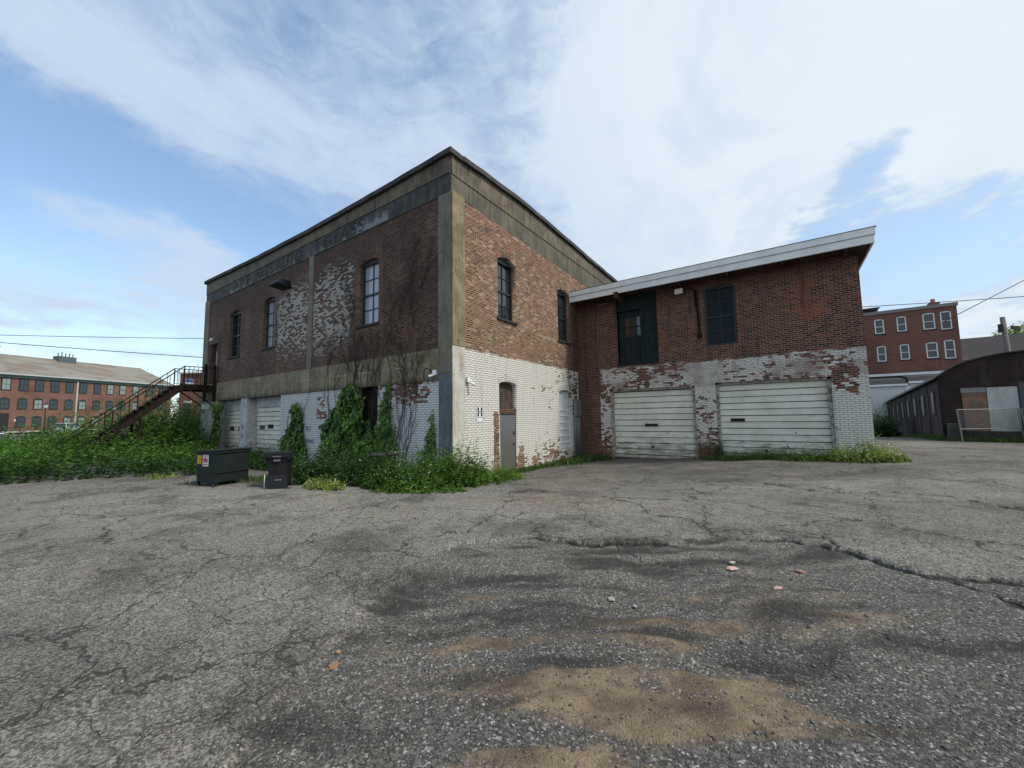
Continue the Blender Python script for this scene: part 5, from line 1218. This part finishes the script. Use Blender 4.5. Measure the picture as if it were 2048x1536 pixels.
# ================================================================ RIGHT BACKGROUND
APB = simple_brick('apartment_brick', (.12, .048, .036), (.21, .082, .06), (.2, .14, .11), .35)
AY = 68.55
ap = thing('brick_apartment_building', 'three storey dark red brick apartment block with white framed windows and a chimney', 'apartment building', (10, AY, 0))
ax0, ax1 = 1.0, 18.0
wins = [(10.57, 11.5, 11.80, 13.72), (12.68, 13.58, 11.82, 13.77), (15.03, 16.1, 11.75, 13.8), (16.55, 17.5, 11.55, 13.8), (10.57, 11.46, 8.15, 10.17), (12.74, 13.62, 8.2, 10.18), (15.07, 16.1, 8.15, 10.13), (16.63, 17.55, 7.95, 10.25)]
panel('wall', rect(ax0, ax1, -2, 14.35), [arch(a, b, c, d_, .1, 5) for a, b, c, d_ in wins], 'y', AY, .4, APB, ap)
MB().box(ax0, ax1-.4, AY+.6, AY+12, -2, 14.2).build('dark_interior', BLACK, ap); MB().box(ax1-.39, ax1, AY+.41, AY+12, -2, 14.35).build('wall', APB, ap)
for a, b, c, d_ in wins: sash_window(ap, 'y', AY, a, b, c, d_, .1, depth=.1, fm=WHITEM, cols=1, rows=(1, 1), frame=.12, bar=.04, sillw=.14, glass=GL2)
MB().box(ax0-.1, ax1+.12, AY-.12, AY+12, 14.352, 14.75).build('cornice', mat('cornice_stone', color=(.22, .20, .19), rough=.9), ap)
chm = MB().box(16.2, 17.15, AY+2, AY+3, 14.75, 15.45).build('chimney', APB, ap); MB().tube([(16.65, AY+2.5, 15.45), (16.65, AY+2.5, 15.95)], .22, 8).build('chimney_pot', mat('terracotta', color=(.35, .14, .08)), chm)
MB().box(9.4, 11.3, AY+.3, AY+3, 15.3, 15.4).box(9.6, 9.7, AY+.4, AY+.5, 14.7, 15.3).box(11.0, 11.1, AY+.4, AY+.5, 14.7, 15.3).build('roof_platform', SILL, ap)
# low white garages in front of the apartment block
lg = thing('white_garage_row', 'low white sided garages with dark roof edge in front of the brick apartment block', 'garage', (12, AY-2, 0))
SID = mat('white_siding', lambda g: {'Base Color': g.mix(g.ss((g.sep(g.pos())[2]*6.5).fract(), .82, 1.0)*.6, (.60, .60, .57), (.3, .3, .29))}, rough=.6)
MB().box(4.0, 12.2, AY-4, AY-.15, -2, 4.7).build('wall', SID, lg); MB().box(12.5, 18.5, AY-4, AY-.15, -2, 4.95).build('wall', SID, lg)
MB().box(3.9, 12.35, AY-4.3, AY-.2, 4.72, 4.95).box(12.4, 18.7, AY-4.3, AY-.2, 4.97, 5.2).build('fascia', WHITEM, lg)
MB().hexa([(3.9, AY-4.3, 4.951), (12.35, AY-4.3, 4.951), (12.35, AY-.2, 4.951), (3.9, AY-.2, 4.951), (3.9, AY-3.9, 5.5), (12.3, AY-3.9, 5.5), (12.3, AY-.2, 6.0), (3.9, AY-.2, 6.0)]).hexa([(12.4, AY-4.3, 5.201), (18.7, AY-4.3, 5.201), (18.7, AY-.2, 5.201), (12.4, AY-.2, 5.201), (12.4, AY-3.9, 5.75), (18.7, AY-3.9, 5.75), (18.7, AY-.2, 6.2), (12.4, AY-.2, 6.2)]).build('roof', ROOFT, lg)
MB().box(3.9, 18.7, AY-.3, AY-.13, 6.2, 6.5).build('flashing', WHITEM, lg)
MB().box(12.2, 12.5, AY-4.05, AY-3.0, -2, 4.7).build('corner_board', WHITEM, lg)

# curved-roof shed
def corr(c1, c2):
    def f(g):
        p = g.pos(); x, y, z = g.sep(p)
        w = (z*11.0).fract(); n = g.noise(p, 1.2, 6, .65)
        b = g.mix(g.ss(n, .4, .65), c1, c2)
        b = g.mix(g.ss((w-.5).abs(), .3, .48)*.55, b, (.012, .009, .009))
        b = g.mix(g.ss(g.noise(g.vec(x*2, y*2, z*.5), 1.3, 5, .65), .55, .7)*.3, b, (.12, .09, .07))
        return {'Base Color': b, 'Normal': g.bump((w*6.283)._m('SINE'), .5, .02)}
    return f
QB = mat('brown_clapboard', corr((.022, .014, .013), (.04, .024, .02)), rough=.8)
QS = mat('weathered_side', lambda g: {'Base Color': g.mix(g.ss(g.noise(g.pos(), .9, 6, .65), .42, .62), (.022, .013, .011), (.055, .036, .029)), 'Normal': g.bump(g.noise(g.pos(), 12, 3, .6), .3, .02)})
qd = Vector((math.sin(R(5.0)), math.cos(R(5.0)), 0)); qf = Vector((qd.y, -qd.x, 0)); QO = Vector((7.64, 33.08, 0)); QL = 34
qh = thing('curved_roof_shed', 'long dark brown shed with arched gable and boarded front openings', 'shed', QO)
def qp(u, w, z): q = QO+qf*u+qd*w; return (q.x, q.y, z-w*.028)
ARC = [(-.05, 3.66), (.35, 4.02), (.74, 4.29), (1.2, 4.49), (1.8, 4.66), (2.5, 4.79), (3.2, 4.84), (3.9, 4.79), (4.6, 4.66), (5.2, 4.49), (5.66, 4.29), (6.05, 4.02), (6.45, 3.66)]
def qprism(mb, poly, w0, w1):
    n = len(mb.v); m = len(poly); mb.v += [qp(u, w0, z) for u, z in poly]+[qp(u, w1, z) for u, z in poly]
    mb.f.append(tuple(range(n, n+m))); mb.f.append(tuple(range(n+m, n+2*m))[::-1])
    for i in range(m): mb.f.append((n+i, n+(i+1) % m, n+m+(i+1) % m, n+m+i))
    return mb
# front with openings, as convex strips
fr = MB()
def ztop(u): return float(np.interp(u, [a for a, b in ARC], [b for a, b in ARC]))
for u0, u1 in ((0, .8), (2.93, 6.4)): qprism(fr, [(u0, -.3), (u1, -.3)]+[(u1, ztop(u1)-.02)]+[(a, b-.02) for a, b in ARC[::-1] if u0 < a < u1]+[(u0, ztop(u0)-.02)], 0, .2)
qprism(fr, [(.8, 3.02), (2.93, 3.02)]+[(2.93, ztop(2.93)-.02)]+[(a, b-.02) for a, b in ARC[::-1] if .8 < a < 2.93]+[(.8, ztop(.8)-.02)], 0, .2)
fr.build('front_wall', QB, qh)
qprism(MB(), [(.8, -.3), (2.93, -.3), (2.93, .55), (.8, .55)], .02, .2).build('plinth', mat('mossy_concrete', concrete((.04, .04, .035), (.07, .068, .055), .5, (.02, .022, .018))), qh)
qprism(MB(), [(.86, .55), (1.78, .55), (1.76, 2.72), (.84, 2.72)], .06, .12).build('plywood_board', mat('plywood', lambda g: {'Base Color': g.mix(g.ss(g.noise(g.pos(), 1.6, 6, .7), .38, .62), (.13, .10, .085), (.26, .145, .09))}), qh)
qprism(MB(), [(.82, 2.725), (1.76, 2.725), (1.76, 3.0), (.82, 3.0)], .05, .1).build('head_board', mat('grey_board', color=(.24, .23, .22)), qh)
qprism(MB(), [(1.79, .55), (2.88, .55), (2.88, 2.98), (1.79, 2.98)], .05, .1).build('white_board', mat('pale_board', lambda g: {'Base Color': g.mix(g.ss(g.noise(g.vmul(g.pos(), (2, 2, .6)), 1.5, 5, .65), .4, .65), (.50, .51, .48), (.40, .41, .38))}), qh)
qprism(MB(), [(2.9, -.2), (3.1, -.2), (3.1, 3.2), (2.9, 3.2)], -.05, -.005).build('corner_post', mat('slate_post', color=(.07, .08, .08)), qh)
sw = MB(); n = 0
sw.quad(qp(0, .0, -.4), qp(0, QL, -1.4), qp(0, QL, 3.66), qp(0, 0, 3.66)).quad(qp(6.4, .0, -.4), qp(6.4, QL, -1.4), qp(6.4, QL, 3.66), qp(6.4, 0, 3.66)).quad(qp(0, QL, -1.4), qp(6.4, QL, -1.4), qp(6.4, QL, 3.7), qp(0, QL, 3.7))
sw.build('side_wall', QS, qh, fix=False)
for k in range(9):
    w = .12+k*3.7; MB().hexa([qp(-.03, w, -.8), qp(-.002, w, -.8), qp(-.002, w+.16, -.8), qp(-.03, w+.16, -.8), qp(-.03, w, 3.6), qp(-.002, w, 3.6), qp(-.002, w+.16, 3.6), qp(-.03, w+.16, 3.6)]).build('side_post', QS, qh)
for k in range(7):
    w = 1.6+k*3.7; f = MB().hexa([qp(-.05, w, 1.5), qp(-.004, w, 1.5), qp(-.004, w+.9, 1.5), qp(-.05, w+.9, 1.5), qp(-.05, w, 3.0), qp(-.004, w, 3.0), qp(-.004, w+.9, 3.0), qp(-.05, w+.9, 3.0)]).build('window', mat('grey_window_frame', color=(.085, .07, .062)), qh)
    MB().hexa([qp(-.07, w+.12, 1.6), qp(-.051, w+.12, 1.6), qp(-.051, w+.78, 1.6), qp(-.07, w+.78, 1.6), qp(-.07, w+.12, 2.9), qp(-.051, w+.12, 2.9), qp(-.051, w+.78, 2.9), qp(-.07, w+.78, 2.9)]).build('pane', GL2, f)
rq = MB(); outer = [(a, b+.07) for a, b in ARC]; outer[0] = (-.25, 3.6); outer[-1] = (6.65, 3.6); inn = [(a, b) for a, b in ARC]; inn[0] = (-.22, 3.54); inn[-1] = (6.62, 3.54)
for i in range(len(ARC)-1): qprism(rq, [inn[i], inn[i+1], outer[i+1], outer[i]], -.12, QL)
rq.build('roof', ROOFT, qh)
blk = MB().hexa([qp(.1, -.9, -.3), qp(.62, -.9, -.3), qp(.62, -.02, -.3), qp(.1, -.02, -.3), qp(.12, -.8, .95), qp(.6, -.8, .95), qp(.6, -.02, 1.0), qp(.12, -.02, 1.0)]).build('concrete_block', mat('mossy_concrete'), None, bevel=.03)
tag(blk, 'squat mossy concrete block against the corner of the brown shed', 'concrete block')

# chain-link gate
FG = mat('fence_galvanised', color=(.20, .21, .21), rough=.5, metal=.3)
fe = thing('chain_link_fence', 'rusty grey chain link fence panels standing before the boarded shed front', 'fence', (7.8, 31.2, 0))
fa_, fb_, fc_ = Vector((7.72, 31.0, 0)), Vector((10.3, 32.45, 0)), Vector((13.5, 34.2, 0))
for a, b, tilt in ((fa_, fb_, -.12), (fb_+Vector((.12, .05, 0)), fc_, -.12)):
    d = (b-a); L = d.length; d.normalize(); k = int(L/.12)
    def fp(s, z): q = a+d*s+d*tilt*(z-1.75)*0.6; return (q.x, q.y, z)
    mb = MB(); mb.tube([fp(0, -.05), fp(0, 1.78)], .03, 6).tube([fp(L, -.05), fp(L, 1.78)], .03, 6).tube([fp(0, 1.76), fp(L, 1.76)], .022, 6).tube([fp(0, .72), fp(L, .72)], .022, 6)
    mb.build('fence_frame', FG, fe)
    mb = MB(); hgt = .98; st_ = .16
    for i in range(int((L+hgt)/st_)):
        s0 = i*st_-hgt
        p0, p1 = max(s0, 0), min(s0+hgt, L)
        if p1 > p0: mb.bar(fp(p0, .75+(p0-s0)), fp(p1, .75+(p1-s0)), .009, .009); mb.bar(fp(p0, .75+hgt-(p0-s0)), fp(p1, .75+hgt-(p1-s0)), .009, .009)
    mb.build('chain_mesh', FG, fe, fix=False)
# grey gabled house behind the shed
gh = thing('grey_house', 'house with brown shingle roof showing between the apartment block and utility pole', 'house', (24, 82, 0))
MB().box(21.3, 40, 82.3, 92, -1, 9.2).build('wall', mat('pale_stucco', concrete((.24, .23, .20), (.32, .30, .27), .3)), gh)
MB().quad((20.9, 82.0, 8.6), (40, 82.0, 8.6), (40, 87, 12.5), (20.9, 87, 12.5)).quad((20.9, 92, 8.6), (40, 92, 8.6), (40, 87, 12.5), (20.9, 87, 12.5)).build('roof', mat('brown_shingle', color=(.045, .04, .042), rough=.9), gh, fix=False)
MB().quad((21.25, 82.3, 8.9), (21.25, 91.7, 8.9), (21.25, 87, 12.4)).build('gable', MATS['pale_stucco'], gh)
MB().bar((20.88, 82, 8.62), (20.88, 87, 12.55), .08, .25).build('barge_board', WHITEM, gh)
# utility pole with transformer arm
WOOD = mat('grey_pole_wood', lambda g: {'Base Color': g.mix(g.noise(g.vmul(g.pos(), (6, 6, 1)), 2, 5, .65), (.09, .08, .07), (.22, .20, .18))}, rough=.9)
up_ = thing('utility_pole', 'weathered wooden utility pole with a street light arm behind the shed', 'utility pole', (14.5, 46.1, 0))
MB().tube([(14.55, 46.15, -1), (14.5, 46.1, 5), (14.38, 45.95, 8.85)], [.2, .18, .14], 10).build('pole', WOOD, up_, smooth=True)
MB().tube([(14.4, 46, 7.9), (15.0, 46.5, 8.15)], .03, 6).hexa([(14.95, 46.4, 7.95), (15.5, 46.85, 7.75), (15.45, 46.95, 7.75), (14.9, 46.5, 7.95), (14.95, 46.4, 8.2), (15.5, 46.85, 8.12), (15.45, 46.95, 8.12), (14.9, 46.5, 8.2)]).build('street_light_arm', SILL, up_)
MB().box(14.1, 14.3, 45.8, 46.0, 7.7, 8.3).build('transformer_bracket', SILL, up_)
# overhead cables
def cable(a, b, sag, label, r=.02, dark=True):
    a, b = Vector(a), Vector(b); pts = []
    for i in range(25): t = i/24; q = a.lerp(b, t); q.z -= sag*4*t*(1-t); pts.append(q)
    return tag(MB().tube(pts, r, 5).build('overhead_cable', SILL, None, smooth=True), label, 'cable')
cable((-9, 33.5, 10.05), (26, 53, 11.0), .25, 'long nearly level cable crossing in front of the brick apartment block roof', .028)
cable((10.6, 43.2, 8.55), (24.5, 50.5, 16.9), .1, 'steeply rising cable at the right edge from the apartment block corner', .028)
cable((-90, -15.2, 12.4), (-46, 15.5, 10.1), .25, 'upper level cable in the sky left of the warehouse', .03)
cable((-90, -15.0, 13.4), (-40, 17, 7.35), .3, 'lower sloping cable in the sky left of the warehouse', .035)
# trees
def tree(loc, label, th, crown, n, size, m, seed=0, name='leafy_tree'):
    t = thing(name, label, 'tree', loc); x, y, z = loc; rr_ = random.Random(seed)
    mb = MB(); mb.tube([(x, y, z-.3), (x+.1, y, z+th*.5), (x, y+.1, z+th)], [th*.035+.1, th*.028+.06, th*.02+.05], 8)
    for i in range(7):
        a = i*.9+rr_.random(); l = crown[0]*.7; mb.tube([(x, y, z+th*.8+i*.1), (x+math.cos(a)*l*.5, y+math.sin(a)*l*.5, z+th+l*.35), (x+math.cos(a)*l, y+math.sin(a)*l, z+th+l*(.5+.4*rr_.random()))], [.14, .08, .03], 6)
    mb.build('trunk', VINEM, t)
    rx, rz_ = crown; C_ = []
    for i in range(26):
        v = unit(1)[0]; v[2] = abs(v[2])*.9-.1; q = rr_.uniform(.35, .85); C_.append((x+v[0]*rx*q, y+v[1]*rx*q, z+th+rz_*.45+v[2]*rz_*q*.75, rr_.uniform(.22, .42)*rx))
    C_ = np.array(C_); k = rng.integers(0, len(C_), n); d_ = unit(n); rad = C_[k, 3]*rng.uniform(.55, 1.05, n)
    p = C_[k, :3]+d_*rad[:, None]*np.array([1, 1, .75])
    nn = d_+unit(n)*.6+np.array([0, 0, .7]); dl = np.cross(nn, unit(n)); dl[:, 2] -= .3
    V, Fq = leaves(p, dl, nn, size*rng.uniform(.6, 1.3, n), .7, .1)
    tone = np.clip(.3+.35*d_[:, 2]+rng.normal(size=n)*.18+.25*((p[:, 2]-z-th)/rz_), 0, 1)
    foliage('crown', V, Fq, tone, m, t); return t
tree((38, 113, -1), 'bright green tree crown rising over the brown shingle roof', 9.0, (7.8, 9), 9000, .45, L_YEL, 3)
tree((-93, 25.5, 0), 'slim dark tree in the gap between the mill and the small brick building', 3.5, (1.6, 4), 1500, .3, L_DARK, 5)
shrub('shrub', 'dark bush at the far end of the alley beside the shed', 'shrub', 6.6, 46, 1.3, 2.6, 2.9, 320, 26, .2, L_DARK, spread=.4)
grass('grass_strip', 'weedy grass along the foot of the brown shed', [(7.5, 44), (7.35, 36), (7.5, 32.6), (9.5, 32.2), (12, 32.4)], .25, .3, 3200)
shrub('weed_clump', 'thin leafy vine hanging on the chain link fence at the right edge', 'weeds', 10.75, 32.2, .35, .3, 1.9, 50, 14, .1, L_MID, spread=.3)

# ================================================================ LOOSE STONES AND LITTER
def stones(n, x0, x1, y0, y1, smin, smax, m, name, label, dens=None, kind='stuff'):
    x = rng.uniform(x0, x1, n); y = rng.uniform(y0, y1, n)
    r = np.hypot(x, y); keep = (r > 1.3) & (rng.uniform(0, 1, n) < np.clip((3.2/r)**1.3, .05, 1))
    if dens is not None: keep &= rng.uniform(0, 1, n) < dens(x, y)
    x, y = x[keep], y[keep]; n = len(x)
    old, dirt, dark, light, crack = ground_fields(x, y)
    near = sstep(-np.hypot(x, y), -30, -12)
    z = ground_z(x, y)+near*((fbm(x*.35, y*.35, 3, 9)-.5)*.07+(fbm(x*3, y*3, 4, 12)-.5)*.014)+near*(old*.028-crack*.045-dark*.012*(1-old)+dirt*.022)
    s = smin+(smax-smin)*rng.uniform(0, 1, n)**3.2
    oc = np.array([(1, 0, 0), (-1, 0, 0), (0, 1, 0), (0, -1, 0), (0, 0, 1), (0, 0, -1), (.6, .6, .5), (-.6, .6, .4)]); oc = oc[:6]
    tri = np.array([(0, 2, 4), (2, 1, 4), (1, 3, 4), (3, 0, 4), (2, 0, 5), (1, 2, 5), (3, 1, 5), (0, 3, 5)])
    V = oc[None]*rng.uniform(.55, 1.25, (n, 6, 1))+rng.normal(size=(n, 6, 3))*.14
    V *= np.array([1, .75, .5]); a = rng.uniform(0, 2*np.pi, n); c, s2 = np.cos(a), np.sin(a)
    Vx = V[..., 0]*c[:, None]-V[..., 1]*s2[:, None]; Vy = V[..., 0]*s2[:, None]+V[..., 1]*c[:, None]
    V = np.stack([Vx*s[:, None]+x[:, None], Vy*s[:, None]+y[:, None], V[..., 2]*s[:, None]+z[:, None]+s[:, None]*.18], -1)
    Fq = (np.arange(n)[:, None, None]*6+tri[None]).reshape(-1, 3)
    o = npmesh(name, V.reshape(-1, 3), Fq, m, attrs=dict(tone=np.repeat(rng.uniform(0, 1, n)*(1-.0*dirt), 6)), k=3)
    return tag(o, label, 'gravel', kind='stuff')
def gravm(g):
    t = g.attr('tone'); c = g.mix(g.ss(t, 0, .7), (.05, .049, .047), (.17, .165, .155)); c = g.mix(g.ss(t, .86, .92), c, (.34, .33, .31)); c = g.mix(g.ss(t, .95, .96), c, (.28, .18, .11))
    return {'Base Color': g.mix(g.noise(g.pos(), 60, 3, .6)*.6, c, (.09, .09, .09))}
GRAV = mat('gravel_chips', gravm, rough=.85)
stones(200000, -9, 4.5, -1, 9, .0035, .014, GRAV, 'gravel', 'fine loose grey stone chips scattered over the worn asphalt', lambda x, y: .25+.75*fbm(x*1.2, y*1.2, 3, 66))
stones(9000, -5, 4, .5, 8, .010, .024, GRAV, 'gravel', 'coarser loose gravel lying in patches on the asphalt', lambda x, y: np.clip(np.exp(-((x+2.2)**2+(y-1.7)**2)/.5)+np.exp(-((x-1.2)**2+(y-3.6)**2)/1.2)+np.exp(-((x+.9)**2+(y-3.9)**2)/.5)+.12, 0, 1))
def rock(name, label, x, y, sx, sy, sz_, color, cat, seed=0):
    bm = bmesh.new(); bmesh.ops.create_icosphere(bm, subdivisions=2, radius=1)
    rr_ = random.Random(seed); ph = [rr_.uniform(0, 9) for _ in range(4)]
    for v in bm.verts:
        k = 1+.18*math.sin(v.co.x*3+ph[0])*math.cos(v.co.y*3.3+ph[1])+.12*math.sin(v.co.y*6+ph[2]+v.co.z*4)
        k *= rr_.uniform(.84, 1.12)
        v.co = Vector((v.co.x*sx*k, v.co.y*sy*k, min(max(v.co.z, -.3), .62)*sz_*k*.9))
    me = bpy.data.meshes.new(name); bm.to_mesh(me); bm.free()
    me.materials.append(mat('rock_'+str(seed), lambda g: {'Base Color': g.mix(g.noise(g.pos(), 40, 4, .6), tuple(q*.7 for q in color), color), 'Normal': g.bump(g.noise(g.pos(), 80, 3, .6), .4, .004)}, rough=.85))
    o = bpy.data.objects.new(name, me); COL.objects.link(o); o.location = (x, y, gz(x, y)+.006); o.rotation_euler = (0, 0, seed); return tag(o, label, cat)
rock('flat_stone', 'flat pale grey stone embedded in the asphalt, left one of the pair', -3.0, 1.60, .05, .035, .016, (.24, .22, .19), 'stone', 1)
rock('flat_stone', 'flat orange brown stone in the asphalt, right one of the pair', -2.73, 1.66, .045, .03, .014, (.30, .17, .09), 'stone', 2)
rock('small_stone', 'small orange stone left of the pair of flat stones center foreground', -2.86, 1.77, .022, .017, .012, (.36, .21, .13), 'stone', 3)
rock('brick_fragment', 'pale pink broken brick fragment, biggest of the litter on the dark asphalt', -.58, 5.15, .07, .045, .025, (.55, .36, .31), 'brick fragment', 4)
rock('brick_fragment', 'small white stone just behind the pale pink brick fragment', -.6, 5.36, .035, .03, .015, (.5, .45, .40), 'stone', 5)
rock('brick_fragment', 'orange pink brick chip right of the pale pink fragment', .05, 5.45, .04, .025, .018, (.48, .23, .17), 'brick fragment', 6)
rock('brick_fragment', 'flat pale pink fragment nearer the camera than the other litter', -.15, 4.82, .055, .03, .014, (.48, .33, .28), 'brick fragment', 7)
rock('small_stone', 'rounded beige stone on the gravel in the middle foreground', -1.45, 3.7, .035, .028, .02, (.36, .32, .26), 'stone', 8)
rock('small_stone', 'light grey rounded stone on gravel right of the beige one', -1.22, 3.68, .026, .022, .018, (.33, .33, .32), 'stone', 9)
rock('small_stone', 'small reddish chip in the dark gravel of the foreground', -1.95, 2.55, .014, .011, .008, (.34, .16, .11), 'stone', 10)
rock('small_stone', 'dark grey stone at the left end of the curved dirt streak', -2.66, 2.07, .02, .016, .012, (.18, .16, .14), 'stone', 11)
rock('dark_rubble', 'low black lump of rubble at the foot of the bush before the doorway', -9.3, 5.62, .35, .14, .08, (.02, .02, .022), 'rubble', 12)
# tyres half hidden in the bush
def tyre(x, y, z, label, seed):
    me = bpy.data.meshes.new('old_tyre'); mb = MB(); k = 24; m_ = 10; Rr, r = .15, .055
    for i in range(k):
        a = 2*math.pi*i/k
        for j in range(m_): b = 2*math.pi*j/m_; mb.v.append((x+math.cos(a)*(Rr+r*math.cos(b)), y+math.sin(a)*(Rr+r*math.cos(b)), z+r*math.sin(b)))
    for i in range(k):
        for j in range(m_): mb.f.append((i*m_+j, ((i+1) % k)*m_+j, ((i+1) % k)*m_+(j+1) % m_, i*m_+(j+1) % m_))
    return tag(mb.build('old_tyre', SILL, None, smooth=True), label, 'tyre')
tyre(-9.42, 6.9, .74, 'black old tyre lying on the bush in front of the tall ivy', 1)
tyre(-9.05, 7.15, .78, 'black old tyre resting on the bush below the bare vines', 2)
bpy.context.view_layer.update()
